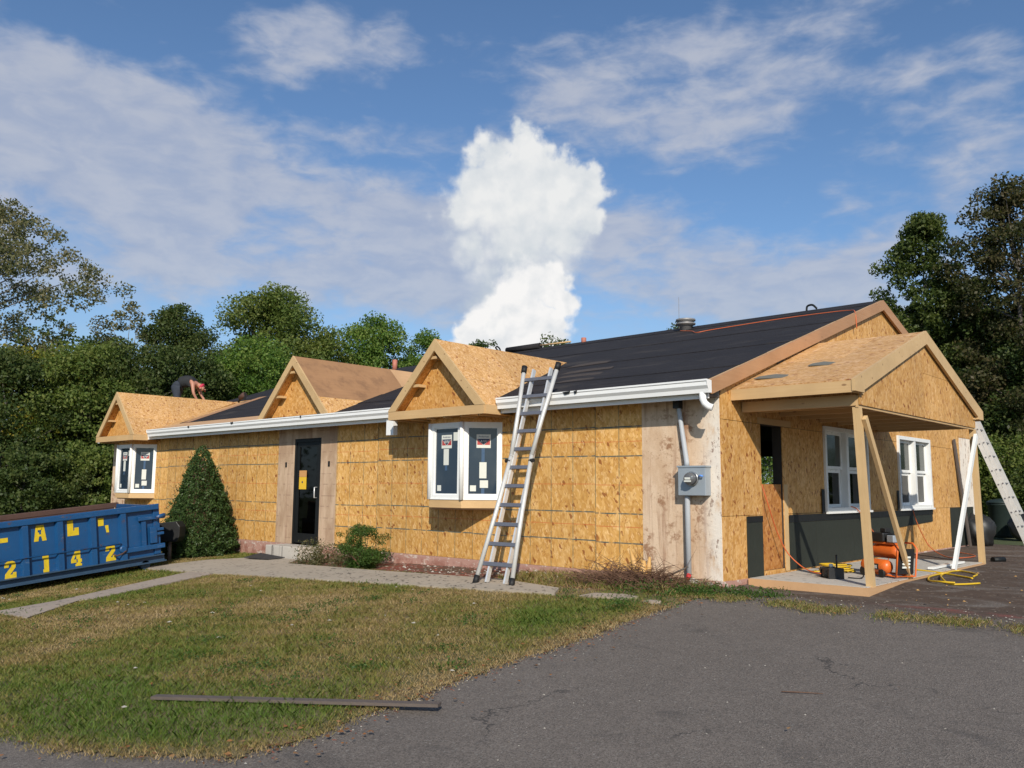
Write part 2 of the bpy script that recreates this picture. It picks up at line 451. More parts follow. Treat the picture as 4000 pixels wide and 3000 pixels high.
def found_fn(t, p, out):
    o = t.obj()
    n1 = t.noise(o, 4, 5, .65)
    c = t.mix(n1, (.36, .185, .14), (.50, .31, .25))
    n2 = t.noise(t.v('MULTIPLY', o, (1, 1, 2.2)), 5, 6, .7)
    low = t.sstep(t.sep(o)[2], .0, -.13)
    c = t.mix(t.m('MULTIPLY', t.sstep(n2, .54, .60), .9), c, (.62, .55, .47))
    c = t.mix(t.m('MULTIPLY', t.m('MULTIPLY', low, t.sstep(n1, .42, .58)), .7), c, (.23, .08, .05))
    t.put(p.inputs['Base Color'], c); p.inputs['Roughness'].default_value = .9
    t.put(p.inputs['Normal'], t.bump(n2, .5, .02))
M['foundation'] = material('foundation', found_fn)
def felt_fn(t, p, out):
    o = t.obj()
    n = t.noise(o, 1.2, 5, .6); n2 = t.noise(o, 60, 3, .6)
    c = t.mix(n, (.013, .012, .014), (.030, .027, .028))
    du = t.noise(t.v('MULTIPLY', o, (.35, 1.3, 1.3)), 2.0, 6, .68)
    c = t.mix(t.m('MULTIPLY', t.sstep(du, .53, .70), .55), c, (.075, .064, .054))
    t.put(p.inputs['Base Color'], c); p.inputs['Roughness'].default_value = .8
    p.inputs['Specular IOR Level'].default_value = .25
    wr = t.noise(t.v('MULTIPLY', o, (.8, 3, 3)), 2.5, 4, .55)
    t.put(p.inputs['Normal'], t.bump(t.m('ADD', wr, t.m('MULTIPLY', n2, .15)), .7, .06))
M['felt'] = material('roofing_felt', felt_fn)
M['felt_torn'] = plain('felt_torn', (.055, .042, .034), .85, var=.35, scale=7)
M['white_metal'] = plain('white_metal', (.80, .80, .78), .35, var=.05, scale=3)
M['white_vinyl'] = plain('white_vinyl', (.80, .80, .77), .3, var=.04, scale=3)
M['black_board'] = plain('black_board', (.022, .026, .019), .75, var=.25, scale=4, bump=.1, bscale=90)
M['black_tape'] = plain('black_tape', (.009, .010, .010), .55, var=.2, scale=4)
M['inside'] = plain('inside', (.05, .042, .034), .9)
M['inside_floor'] = plain('inside_floor', (.06, .05, .04), .9)
M['grey_metal'] = plain('grey_metal', (.34, .38, .41), .42, metal=.25, var=.12, scale=9)
M['conduit'] = plain('conduit', (.42, .44, .46), .45, var=.1, scale=8)
M['meter_glass'] = plain('meter_glass', (.11, .11, .11), .10, spec=.9)
M['meter_ring'] = plain('meter_ring', (.45, .45, .44), .3, metal=.8)
M['aluminium'] = plain('aluminium', (.74, .74, .73), .36, metal=.45, var=.12, scale=12)
M['alu_worn'] = plain('alu_worn', (.60, .59, .56), .5, metal=.25, var=.14, scale=9)
M['rung'] = plain('rung', (.22, .22, .24), .4, metal=.6, var=.2, scale=14)
M['black_rubber'] = plain('black_rubber', (.012, .012, .012), .6)
M['black_metal'] = plain('black_metal', (.010, .011, .011), .5, var=.2, spec=.25)
M['black_plastic'] = plain('black_plastic', (.018, .018, .018), .45)
M['grey_tape'] = plain('grey_paper', (.5, .5, .47), .7)
M['paper'] = plain('paper', (.63, .64, .58), .8, var=.05)
M['sticker_red'] = plain('sticker_red', (.40, .05, .045), .6)
M['sticker_navy'] = plain('sticker_navy', (.03, .04, .09), .6)
M['notice'] = plain('notice', (.72, .45, .03), .7, var=.05)
M['notice_top'] = plain('notice_top', (.55, .28, .10), .7)
M['blue_tag'] = plain('blue_tag', (.12, .3, .75), .5)
M['red_paint'] = plain('red_paint', (.45, .03, .03), .5)
M['orange'] = plain('orange_paint', (.66, .135, .02), .38, var=.22, spec=.5, scale=9)
M['yellow_hose'] = plain('yellow_hose', (.62, .40, .02), .4, var=.12)
M['orange_hose'] = plain('orange_hose', (.55, .12, .035), .5)
M['galv'] = plain('galvanised', (.30, .29, .28), .5, metal=.4, var=.2, scale=20)
M['copper_pipe'] = plain('vent_pipe_red', (.42, .15, .10), .6)
M['pipe_white'] = plain('pipe_white', (.75, .74, .72), .5)
M['shingle'] = plain('shingle', (.14, .14, .12), .85, var=.3, scale=30)
M['bucket_white'] = plain('bucket_white', (.55, .53, .48), .5)
M['bucket_red'] = plain('bucket_red', (.40, .10, .06), .5)
M['bin_green'] = plain('bin_green', (.020, .032, .028), .5, var=.2)
M['mat_black'] = plain('mat_black', (.035, .034, .034), .8, var=.35, scale=14)

def concrete_fn(col, dirt=.4, seed=0.0):
    def fn(t, p, out):
        t.dims = '2D'
        o = t.v('ADD', t.obj(), (seed, seed, 0))
        n = t.noise(o, 2.2, 6, .65); n2 = t.noise(o, 45, 4, .6)
        c = t.v('SCALE', t.comb(*col), scale=t.m('MULTIPLY_ADD', n, .5, .74))
        c = t.v('SCALE', c, scale=t.m('MULTIPLY_ADD', n2, .35, .83))
        c = t.mix(t.m('MULTIPLY', t.sstep(t.noise(o, 1.1, 6, .7), .5, .72), dirt), c, tuple(x * .5 for x in col))
        sp = t.vor(o, 23)
        c = t.mix(t.m('MULTIPLY', t.sstep(t.sep(sp)[0], .95, .97), .6), c, (.05, .04, .035))
        cr = t.vor(t.v('ADD', o, t.v('SCALE', t.noise(o, 3, 4, .6, 0, 1), scale=.35)), .38, 'Distance', 'DISTANCE_TO_EDGE')
        c = t.mix(t.m('MULTIPLY', t.sstep(cr, .007, .002), .45), c, (.10, .085, .07))
        t.put(p.inputs['Base Color'], c); p.inputs['Roughness'].default_value = .9
        t.put(p.inputs['Normal'], t.bump(t.m('ADD', n2, t.m('MULTIPLY', n, .5)), .3, .01))
    return fn
M['walk'] = material('walk_concrete', concrete_fn((.37, .315, .245), .65))
M['walk2'] = material('walk_concrete_pale', concrete_fn((.35, .285, .225), .6, 9.1))
M['slab'] = material('slab_concrete', concrete_fn((.47, .44, .39), .25, 3.3))
M['step'] = material('step_concrete', concrete_fn((.46, .42, .36), .3, 5.3))

def asphalt_fn(t, p, out):
    t.dims = '2D'
    o = t.obj(); x, y, z = t.sep(o)
    big = t.noise(o, .45, 6, .66); mid = t.noise(o, 5, 5, .6)
    c = t.mix(big, (.110, .092, .077), (.168, .143, .122))
    c = t.v('SCALE', c, scale=t.m('MULTIPLY_ADD', mid, .34, .83))
    ag = t.vor(o, 130); agd = t.sep(ag)
    c = t.v('SCALE', c, scale=t.m('MULTIPLY_ADD', agd[0], .8, .62))
    c = t.mix(t.m('MULTIPLY', t.sstep(agd[1], .965, .985), .7), c, (.26, .24, .21))
    ag2 = t.vor(o, 75)
    c = t.mix(t.m('MULTIPLY', t.sstep(t.sep(ag2)[1], .984, .992), .55), c, (.28, .26, .23))
    # tyre-worn darker bands and oil marks
    st = t.noise(t.v('MULTIPLY', o, (.7, 1.4, 1)), 1.2, 7, .68, .8)
    c = t.mix(t.m('MULTIPLY', t.sstep(st, .56, .72), .45), c, (.035, .033, .033))
    # hairline cracks
    cr = t.vor(t.v('ADD', o, t.v('SCALE', t.noise(o, 1.6, 5, .65, 0, 1), scale=.9)), .55, 'Distance', 'DISTANCE_TO_EDGE')
    c = t.mix(t.m('MULTIPLY', t.m('MULTIPLY', t.sstep(cr, .009, .003), .7), t.sstep(t.m('ADD', t.noise(o, .8, 3), t.m('MULTIPLY', x, .02)), .54, .66)), c, (.02, .02, .02))
    # dark earth washed over the pavement beside the house, red primer-coloured dust
    dn = t.noise(t.v('MULTIPLY', o, (.75, 1.25, 1)), 1.5, 8, .70, .9)
    dirt = t.m('MULTIPLY', t.sstep(t.m('ADD', y, t.m('MULTIPLY', x, .12)), -1.1, .3), t.sstep(dn, .34, .52))
    dc = t.mix(t.noise(o, 9, 6, .7), (.034, .019, .012), (.105, .066, .042))
    c = t.mix(t.m('MULTIPLY', dirt, .92), c, dc)
    rd = t.m('MULTIPLY', t.sstep(t.v('LENGTH', t.v('MULTIPLY', t.v('SUBTRACT', o, (2.75, -.05, 0)), (.9, 2.9, 0))), 1.0, .25), t.sstep(t.noise(o, 3.2, 6, .7), .40, .6))
    c = t.mix(t.m('MULTIPLY', rd, .65), c, (.26, .07, .055))
    gv = t.vor(o, 30)
    c = t.mix(t.m('MULTIPLY', t.m('MULTIPLY', dirt, t.sstep(t.sep(gv)[0], .96, .98)), .5), c, (.24, .20, .16))
    t.put(p.inputs['Base Color'], c); p.inputs['Roughness'].default_value = .88
    t.put(p.inputs['Normal'], t.bump(t.m('ADD', t.vor(o, 130, 'Distance'), t.m('MULTIPLY', mid, .6)), .5, .012))
M['asphalt'] = material('asphalt', asphalt_fn)
def soil_fn(t, p, out):
    o = t.obj()
    n = t.noise(o, .55, 6, .62, .4); n2 = t.noise(o, 14, 5, .7); n3 = t.noise(o, 2.2, 5, .6)
    g_ = t.mix(n2, (.065, .072, .02), (.13, .125, .042))
    d_ = t.mix(n2, (.115, .082, .042), (.25, .18, .095))
    c = t.mix(t.sstep(t.m('ADD', t.m('MULTIPLY', n, .7), t.m('MULTIPLY', n3, .4)), .44, .66), g_, d_)
    t.put(p.inputs['Base Color'], c); p.inputs['Roughness'].default_value = .95
    t.put(p.inputs['Normal'], t.bump(n2, .8, .03))
M['soil'] = material('lawn_soil', soil_fn)
def ground_fn(t, p, out):
    o = t.obj()
    n = t.noise(o, .25, 6, .62); n2 = t.noise(o, 6, 6, .7)
    c = t.mix(n2, (.035, .050, .014), (.085, .105, .03))
    c = t.mix(t.sstep(n, .5, .7), c, (.09, .07, .035))
    t.put(p.inputs['Base Color'], c); p.inputs['Roughness'].default_value = .95
    t.put(p.inputs['Normal'], t.bump(n2, .8, .05))
M['ground'] = material('ground', ground_fn)
def bed_fn(t, p, out):
    t.dims = '2D'
    o = t.obj()
    n = t.noise(o, 3, 6, .7); n2 = t.noise(o, 25, 5, .7)
    c = t.mix(n2, (.06, .035, .022), (.15, .09, .055))
    c = t.mix(t.sstep(n, .45, .58), c, (.20, .055, .035))
    c = t.mix(t.m('MULTIPLY', t.sstep(t.sep(t.vor(o, 26))[0], .9, .93), .8), c, (.42, .36, .29))
    t.put(p.inputs['Base Color'], c); p.inputs['Roughness'].default_value = .95
    t.put(p.inputs['Normal'], t.bump(n2, .8, .03))
M['bed'] = material('bed_soil', bed_fn)

def leaf_mat(name, cols, trans=.42, rough=.5):
    """colour of each leaf comes from a random per-leaf attribute"""
    def fn(t, p, out):
        at = t.node('ShaderNodeAttribute', attribute_name='leaf').outputs['Fac']
        c = t.ramp(at, [(i / (len(cols) - 1), q) for i, q in enumerate(cols)])
        t.put(p.inputs['Base Color'], c); p.inputs['Roughness'].default_value = rough
        p.inputs['Specular IOR Level'].default_value = .25
        tr = t.node('ShaderNodeBsdfTranslucent'); t.put(tr.inputs[0], t.v('MULTIPLY', c, (1.1, 1.15, .6)))
        mx = t.node('ShaderNodeMixShader'); mx.inputs[0].default_value = trans
        t.l.new(p.outputs[0], mx.inputs[1]); t.l.new(tr.outputs[0], mx.inputs[2]); t.l.new(mx.outputs[0], out.inputs[0])
    return material(name, fn)
L = {}
L['dark'] = leaf_mat('leaf_dark', [(0.0308, 0.0513, 0.0153), (0.0479, 0.0787, 0.0205), (0.0787, 0.1129, 0.0308), (0.1129, 0.1335, 0.0411)])
L['mid'] = leaf_mat('leaf_mid', [(0.052, 0.104, 0.02), (0.084, 0.16, 0.028), (0.132, 0.224, 0.04), (0.21, 0.27, 0.06)])
L['olive'] = leaf_mat('leaf_olive', [(.062, .098, .022), (.095, .145, .030), (.135, .180, .040), (.19, .215, .055)])
L['yellow'] = leaf_mat('leaf_yellowing', [(0.081, 0.1116, 0.0216), (0.126, 0.1656, 0.0288), (0.207, 0.225, 0.036), (0.36, 0.288, 0.036)])
L['sparse'] = leaf_mat('leaf_sparse', [(0.0594, 0.0743, 0.0297), (0.1114, 0.1263, 0.0505), (0.1857, 0.1782, 0.0891), (0.2673, 0.2302, 0.1263)])
L['brown'] = leaf_mat('leaf_brown', [(.034, .046, .016), (.056, .066, .022), (.082, .078, .032), (.12, .094, .046)])
L['maple'] = leaf_mat('leaf_maple', [(.034, .056, .014), (.054, .084, .020), (.082, .116, .028), (.12, .145, .038)])
L['fern'] = leaf_mat('leaf_fern', [(.030, .055, .012), (.052, .090, .018), (.080, .125, .026), (.115, .155, .034)])
L['spruce'] = leaf_mat('leaf_spruce', [(.022, .046, .012), (.036, .068, .017), (.056, .095, .024), (.080, .12, .034)], trans=.12)
L['shrub'] = leaf_mat('leaf_shrub', [(.03, .07, .015), (.05, .105, .02), (.08, .145, .03), (.13, .19, .045)])
L['weed'] = leaf_mat('leaf_weed', [(.055, .075, .025), (.10, .11, .045), (.17, .15, .075), (.28, .22, .13)])
L['grass'] = leaf_mat('grass_blade', [(.100, .168, .025), (.170, .200, .039), (.262, .216, .066), (.345, .240, .105), (.50, .37, .20)], trans=.3)
L['litter'] = leaf_mat('leaf_litter', [(.10, .045, .02), (.20, .09, .03), (.30, .12, .04), (.32, .22, .10)], trans=.1)
M['bark'] = material('bark', wood_fn((.045, .038, .030), (.105, .092, .075), 2, knots=False))
M['bark_pale'] = material('bark_pale', wood_fn((.13, .115, .10), (.24, .215, .19), 2, knots=False))
M['twig'] = plain('twig', (.15, .080, .048), .85, var=.4, scale=9)

# ------------------------------------------------------------------ terrain
def smin(v, k): return 0.5 * (v - np.sqrt(v * v + k * k))
def g(x, y):
    x = np.asarray(x, float); y = np.asarray(y, float)
    z = 0.024 * np.maximum(smin(x, .8), -40) + 0.055 * np.maximum(smin(y, .6), -14) - 0.03
    z = z - .06 * np.clip((-x - 7) / 3, 0, 1) * np.clip(-y - 1.6, 0, 6)
    z = z - (.075 - .070 * np.clip((y - .5) / 1.3, 0, 1)) * np.clip((x + .3) / .5, 0, 1) * np.clip((y + .6) / .8, 0, 1)
    return z
def gz(x, y): return float(g(x, y))
def sheet_grid(name, x0, x1, y0, y1, step, off, mat, inside=None, rough=0.0, kind='structure', parent=None):
    nx = int(round((x1 - x0) / step)) + 1; ny = int(round((y1 - y0) / step)) + 1
    X, Y = np.meshgrid(np.linspace(x0, x1, nx), np.linspace(y0, y1, ny))
    Z = g(X, Y) + off + (rng.random(X.shape) - .5) * rough
    V = np.stack([X, Y, Z], -1).reshape(-1, 3)
    i, j = np.meshgrid(np.arange(nx - 1), np.arange(ny - 1)); a = (j * nx + i)
    Fc = np.stack([a, a + 1, a + nx + 1, a + nx], -1).reshape(-1, 4)
    if inside is not None:
        c = V[Fc].mean(1); Fc = Fc[inside(c[:, 0], c[:, 1])]
        used = np.unique(Fc); mp = np.full(len(V), -1); mp[used] = np.arange(len(used)); V = V[used]; Fc = mp[Fc]
    me = bpy.data.meshes.new(name); me.from_pydata(V.tolist(), [], Fc.tolist()); me.materials.append(mat)
    me.polygons.foreach_set('use_smooth', [True] * len(Fc)); me.update()
    o = link_mesh(name, me, parent)
    if kind: o['kind'] = kind
    return o
def wig(a, s=1.0): return .5 * np.sin(a * 3.1 * s) + .3 * np.sin(a * 7.7 * s + 1) + .2 * np.sin(a * 17 * s + 2)
def lawn_edge(y): return np.interp(y, [-7.35, -7.03, -6.51, -5.6, -4.57, -3.2, -2.07, -1.3], [.30, .86, .88, .70, .62, .50, .37, .30]) + .05 * wig(np.asarray(y))
def lawn_front(x): return np.interp(x, [-40, -12, -4, -.79, -.03, .54, .96], [-14, -10, -8.5, -7.73, -7.58, -7.32, -7.03]) + .05 * wig(np.asarray(x), 1.3)
def in_lawn(x, y):
    a = (x < lawn_edge(y)) & (y > lawn_front(x)) & (y < -1.0)
    b = (x < -1.0) & (y >= -1.0) & (y < .0) & (x < -9.6)
    c = (x < -18.5) & (y < 3)
    return a | b | c
def poly_in(poly):
    P = np.array(poly)
    def f(x, y):
        x = np.asarray(x); r_ = np.zeros(x.shape, bool); n = len(P)
        for i in range(n):
            x1, y1 = P[i]; x2, y2 = P[(i + 1) % n]
            cond = ((y1 > y) != (y2 > y)) & (x < (x2 - x1) * (y - y1) / (y2 - y1 + 1e-12) + x1)
            r_ ^= cond
        return r_
    return f
WALK_A = [(-10.9, -2.35), (-8.24, -2.36), (-5.89, -2.22), (-3.49, -1.96), (-1.27, -1.74), (-1.5, -1.38), (-2.8, -1.05), (-5.28, -1.1), (-8.0, -1.05), (-8.4, -.55), (-9.7, -.55), (-10.4, -1.3)]
WALK_B = [(-9.1, -2.2), (-8.15, -2.4), (-6.92, -4.76), (-6.96, -4.95), (-6.0, -5.9), (-7.05, -5.95), (-7.6, -5.0)]
in_wa = poly_in(WALK_A); in_wb = poly_in(WALK_B)

bm = bmesh.new()
sheet_grid('ground', -220, 220, -220, 260, 4.0, -.09, M['ground'])
sheet_grid('yard_ground', -44, 20, -16, 40, .8, -.035, M['ground'])
sheet_grid('driveway', -12, 20, -16, 12.6, .25, .0, M['asphalt'],
           lambda x, y: (x > -1.4 + .1 * wig(y)) & ((y < 11.6 + .25 * wig(x)) & ((y < -1.0) | (x > .02))) | (y < lawn_front(x) + .4))
sheet_grid('lawn', -16.6, 1.2, -10.0, 0.0, .05, .010, M['soil'], lambda x, y: in_lawn(x + .07, y) & in_lawn(x, y - .07), .008)
sheet_grid('side_lawn', -40.1, -16.6, -14.5, 3.0, .25, .010, M['soil'], in_lawn, .012)
sheet_grid('planting_bed', -8.4, .4, -1.35, .005, .04, .012, M['bed'], lambda x, y: (y > -1.18 + .05 * wig(x)) & (x < .25), .014)
def walk_obj(name, poly, mat, th):
    n = len(poly); mb = MB()
    cx = np.array(poly)
    # fan mesh following the slope, with a real edge down to the soil
    import_z = [gz(*p) + th for p in poly]
    top = [(p[0], p[1], z) for p, z in zip(poly, import_z)]; bot = [(p[0], p[1], z - .12) for p, z in zip(poly, import_z)]
    mb.v = top + bot
    mb.face(range(n))
    for i in range(n): mb.face((i, (i + 1) % n, n + (i + 1) % n, n + i))
    o = mb.build(name, mat)
    me = o.data; b = bmesh.new(); b.from_mesh(me)
    bmesh.ops.triangulate(b, faces=[f for f in b.faces if len(f.verts) > 4]); b.to_mesh(me); b.free()
    o['kind'] = 'structure'
    return o
walk_obj('front_walk', WALK_A, M['walk'], .045)
walk_obj('garden_path', WALK_B, M['walk2'], .035)

# ------------------------------------------------------------------ house
house = thing('house', (0, 0, 0), 'long single-storey house with bare strand board walls, black felt roof and three dormers', 'house')
XL = -18.2           # left end wall
DEP = 11.78          # depth of the gable wall
SL = .331            # roof slope
def rz(y): return 2.5 + SL * (min(y, DEP - y) + .18)   # top of roof deck
FRONT = F((0, 0, 0), (1, 0, 0), (0, 0, 1), (0, -1, 0))
GAB = F((0, 0, 0), (0, 1, 0), (0, 0, 1), (1, 0, 0))
T = .012
BAYS = [(-5.40, -4.95, -4.22, -3.78), (-17.30, -16.85, -16.07, -15.65)]
holes_front = [(-9.52, -8.61, -1, 2.06)] + [(b[0] + .03, b[3] - .03, .93, 2.14) for b in BAYS]
holes_gable = [(1.08, 1.74, .04, 2.0), (3.15, 4.95, .78, 2.10), (6.44, 8.28, .78, 2.12)]
# structural walls behind the sheathing
mb = MB()
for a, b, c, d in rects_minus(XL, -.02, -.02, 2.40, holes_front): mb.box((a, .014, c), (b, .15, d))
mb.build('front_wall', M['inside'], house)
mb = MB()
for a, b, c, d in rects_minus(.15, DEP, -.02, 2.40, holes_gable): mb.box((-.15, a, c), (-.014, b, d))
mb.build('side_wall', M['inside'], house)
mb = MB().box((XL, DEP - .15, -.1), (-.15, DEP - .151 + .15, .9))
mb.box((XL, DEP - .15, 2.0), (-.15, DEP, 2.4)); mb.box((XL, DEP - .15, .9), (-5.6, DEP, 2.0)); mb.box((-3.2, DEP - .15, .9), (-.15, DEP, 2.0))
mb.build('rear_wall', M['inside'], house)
MB().box((XL, .15, -.1), (XL + .15, DEP - .15, 2.4)).build('end_wall', M['siding2'], house)
mb = MB().box((-.02, .0, 0), (-.021, .01, .01))
MB().box((XL + .15, .15, -.10), (-.15, DEP - .15, -.06)).build('floor', M['inside_floor'], house)
MB().box((XL + .16, .16, 2.405), (-.16, DEP - .16, 2.43)).build('ceiling', M['inside'], house)
MB().box((-7.9, .16, -.05), (-7.8, 6.0, 2.40)).build('partition_wall', M['inside'], house)
# foundation strip
mb = MB()
for a, b in ((XL, -9.56), (-8.57, -.0)):
    mb.box((a, -.004, -.75), (b, .20, -.015))
mb.box((-.2, .2, -.5), (.004, DEP, -.02))
mb.build('foundation', M['foundation'], house)
# front wall sheathing, sheet by sheet
def front_sheet(u0, u1, mat, name='strand_board_sheet', v0=-.012, v1=2.40):
    mb = MB()
    for a, b, c, d in rects_minus(u0, u1, v0, v1, holes_front): mb.prism(FRONT, [(a, c), (b, c), (b, d), (a, d)], -T, random.uniform(-.0015, .0025))
    if mb.v: return mb.build(name, mat, house)
G_ = .003
seams = [-1.18, -1.97, -3.19, -4.41, -5.63, -6.86, -8.09]
for a, b in zip(seams[1:], seams[:-1]): front_sheet(a + G_, b - G_, M['osb_front'])
seams = [-10.10, -11.32, -12.54, -13.76, -14.98, -16.2, -17.32]
for a, b in zip(seams[1:], seams[:-1]): front_sheet(a + G_, b - G_, M['osb_front'])
o = front_sheet(-1.18, -.013, M['siding'], 'old_siding_panel', -.014); o['label'] = 'stained pinkish old siding left bare at the corner'
front_sheet(-8.61 + .0, -8.09 - G_, M['siding2'], 'old_siding_panel')
front_sheet(-10.10 + G_, -9.52, M['siding2'], 'old_siding_panel')
front_sheet(-9.52, -8.61, M['siding2'], 'old_siding_panel', 2.062)
front_sheet(XL, -17.32 - G_, M['siding'], 'old_siding_panel')
# gable wall sheathing
def gable_sheet(u0, u1, v0, v1, mat, name='strand_board_sheet', t1=None):
    mb = MB()
    for a, b, c, d in rects_minus(u0, u1, v0, v1, holes_gable):
        p = [(a, c), (b, c), (b, d), (a, d)]
        p = clip(p, -SL, 1, 2.5 + SL * .18 - .06); p = clip(p, SL, 1, 2.5 + SL * (DEP + .18) - .06)
        if len(p) > 2: mb.prism(GAB, p, -T, random.uniform(-.001, .003) if t1 is None else t1)
    if mb.v: return mb.build(name, mat, house)
ys = [.002, 1.22, 3.0, 4.88, 7.32, 9.42, 10.35]
for r0, r1 in ((-.03, .78), (.78, 2.0), (2.0, 3.22), (3.22, 4.46)):
    for a, b in zip(ys[:-1], ys[1:]): gable_sheet(a + G_, b - G_, r0 + G_, r1 - G_, M['osb_gable'])
gable_sheet(10.35 + G_, DEP, 2.27, 4.4, M['osb_gable'])
gable_sheet(10.35 + G_, DEP, .0, 2.265, M['siding'], 'old_siding_panel', -.003)
# closed-off doorway: red-brown panel, jamb, head
MB().box((-.05, 1.085, -.02), (-.035, 1.735, 1.19)).build('strand_board_sheet', M['osb_red'], house)
MB().box((-.02, 1.742, .0), (.006, 1.86, 1.19)).build('door_jamb', M['lumber_z'], house)
MB().box((-.01, 1.0, 2.003), (.008, 2.02, 2.09)).build('door_head', M['lumber_y'], house)
# black insulation boards along the foot of the gable wall
def board(poly, mat=M['black_board'], t=.016, t0=.0035): return MB().prism(GAB, poly, t0, t).build('insulation_board', mat, house)
board([(.62, -.02), (1.05, -.02), (1.05, .765), (.62, .765)])
board([(1.865, .012), (2.76, .012), (2.76, .66), (1.865, .66)])
board([(2.765, .012), (4.2, .012), (4.2, .66), (2.765, .66)])
board([(4.205, .012), (6.0, .012), (6.0, .34), (6.36, .50), (6.36, .66), (4.205, .66)])
board([(6.365, .47), (8.25, .53), (8.25, .66), (6.365, .66)])
board([(9.44, -.02), (11.1, -.02), (11.1, .78), (9.44, .78)])
for p in ([(1.86, .663), (8.26, .663), (8.26, .765), (1.86, .765)], [(.622, .69), (1.052, .69), (1.052, .77), (.622, .77)],
          [(3.0, .768), (3.10, .768), (3.10, 1.13), (3.0, 1.13)], [(6.30, .768), (6.39, .768), (6.39, 1.12), (6.30, 1.12)]):
    MB().prism(GAB, p, .0165, .022).build('flashing_tape', M['black_tape'], house)
# ---- main roof
RO_L = XL - .3; RO_R = .035
sdir = math.sqrt(1 + SL * SL)
def roof_frame(): return F((0, -.33, rz(-.33)), (1, 0, 0), (0, 1, SL), (0, -SL, 1))
RF = roof_frame(); RIDGE_Y = DEP / 2
SMAX = (RIDGE_Y + .33) * sdir
mb = MB(); mb.prism(RF, [(RO_L, 0), (RO_R, 0), (RO_R, SMAX), (RO_L, SMAX)], -.03, 0)
mb.build('roof_deck', M['osb_roof'], house)
RB = F((0, DEP + .33, rz(-.33)), (1, 0, 0), (0, -1, SL), (0, SL, 1))
MB().prism(RB, [(RO_L, 0), (RO_R, 0), (RO_R, SMAX - .002), (RO_L, SMAX - .002)], -.03, .006).build('rear_roof', M['felt'], house)
def felt(u0, u1, s0, s1, lift=0.0, cuts=()):
    p = [(u0, s0), (u1, s0), (u1, s1), (u0, s1)]
    for c in cuts: p = clip(p, *c)
    if len(p) > 2: MB().prism(RF, p, .001, .007 + lift).build('roofing_felt', M['felt'], house)
step = .86
k = 0; s0 = 0.03
while s0 < SMAX - .05:
    s1 = min(s0 + step + .0, SMAX)
    felt(-10.3, RO_R - .02, s0, s1 - .004, .009 * (k % 2) )
    felt(RO_L + .1, -10.305, max(s0, .62), s1 - .004, .0035 * ((k + 1) % 2), cuts=[(-1.0, -.42, 14.92 - .15)] if s0 < 3.3 else ())
    s0 = s1; k += 1
mb = MB().prism(RF, [(-10.3, SMAX - .16), (RO_R - .02, SMAX - .16), (RO_R - .02, SMAX), (-10.3, SMAX)], .012, .017); mb.build('ridge_felt', M['felt'], house)
# bare tan deck strip near the left eave and beside the first dormer valley
MB().prism(RF, [(-15.2, .03), (-10.35, .03), (-10.35, .6), (-14.9, .6)], .001, .006).build('roof_sheet', M['plywood_new'], house)
MB().prism(RF, [(-14.85, .62), (-14.55, .62), (-16.0, 3.75), (-16.35, 3.75)], .012, .018).build('valley_board', M['fir'], house)
# torn felt flaps below the right dormer valley
for (u, s_, wd, ln, an) in ((-3.7, 1.75, 1.0, .28, .1), (-3.5, 1.35, .9, .22, -.1), (-4.1, 2.45, .8, .35, .2), (-3.15, .9, .7, .2, .05)):
    p = [(u, s_), (u + wd, s_ + .05 + an * .4), (u + wd * .92, s_ + ln), (u + wd * .4, s_ + ln * 1.15), (u + .05, s_ + ln * .8)]
    MB().prism(RF, p, .013, .017).build('torn_felt', M['felt_torn'], house)
# eave: white fascia, soffit
MB().box((RO_L, -.322, 2.235), (.02, -.30, 2.41)).build('fascia_board', M['white_metal'], house)
MB().box((RO_L, -.30, 2.275), (.0, .0, 2.29)).build('soffit', M['old_wood'], house)
# rake boards and their underside on the gable
def rake(y0, y1, x0, x1, drop, mat, name='rake_board'):
    p0 = Vector((0, y0, rz(y0))); p1 = Vector((0, y1, rz(y1)))
    mb = MB(); n = 0
    mb.v = [(x, y, z) for x in (x0, x1) for y, z in ((y0, p0.z + .012), (y1, p1.z + .012), (y1, p1.z - drop), (y0, p0.z - drop))]
    for q in ((0, 1, 2, 3), (7, 6, 5, 4), (0, 4, 5, 1), (1, 5, 6, 2), (2, 6, 7, 3), (3, 7, 4, 0)): mb.face(q)
    return mb.build(name, mat, house)
rake(-.30, RIDGE_Y - .002, .036, .075, .17, M['fir']); rake(RIDGE_Y + .002, DEP + .33, .036, .075, .17, M['fir'])
rake(-.28, RIDGE_Y - .002, .004, .034, .12, M['lumber_y'], 'rake_trim'); rake(RIDGE_Y + .002, DEP + .3, .004, .034, .12, M['lumber_y'], 'rake_trim')
# gutters: K profile run along x
def gutter(x0, x1):
    prof = [(-.33, 2.455), (-.33, 2.30), (-.405, 2.295), (-.412, 2.345), (-.440, 2.385), (-.440, 2.43), (-.452, 2.44), (-.452, 2.462), (-.444, 2.462), (-.442, 2.45), (-.428, 2.44), (-.428, 2.39), (-.400, 2.35), (-.396, 2.307), (-.338, 2.31), (-.338, 2.455)]
    fr = F((x0, 0, 0), (0, 1, 0), (0, 0, 1), (1, 0, 0))
    mb = MB().prism(fr, prof, 0, x1 - x0)
    o = mb.build('gutter', M['white_metal'], house)
    cap = [(-.33, 2.455), (-.33, 2.30), (-.405, 2.295), (-.412, 2.345), (-.440, 2.385), (-.452, 2.44), (-.452, 2.462)]
    for x in (x0 - .003, x1): MB().prism(F((x, 0, 0), (0, 1, 0), (0, 0, 1), (1, 0, 0)), cap, 0, .003).build('end_cap', M['white_metal'], o)
    return o
g_l = gutter(-15.3, -5.85); g_r = gutter(-3.5, .07)
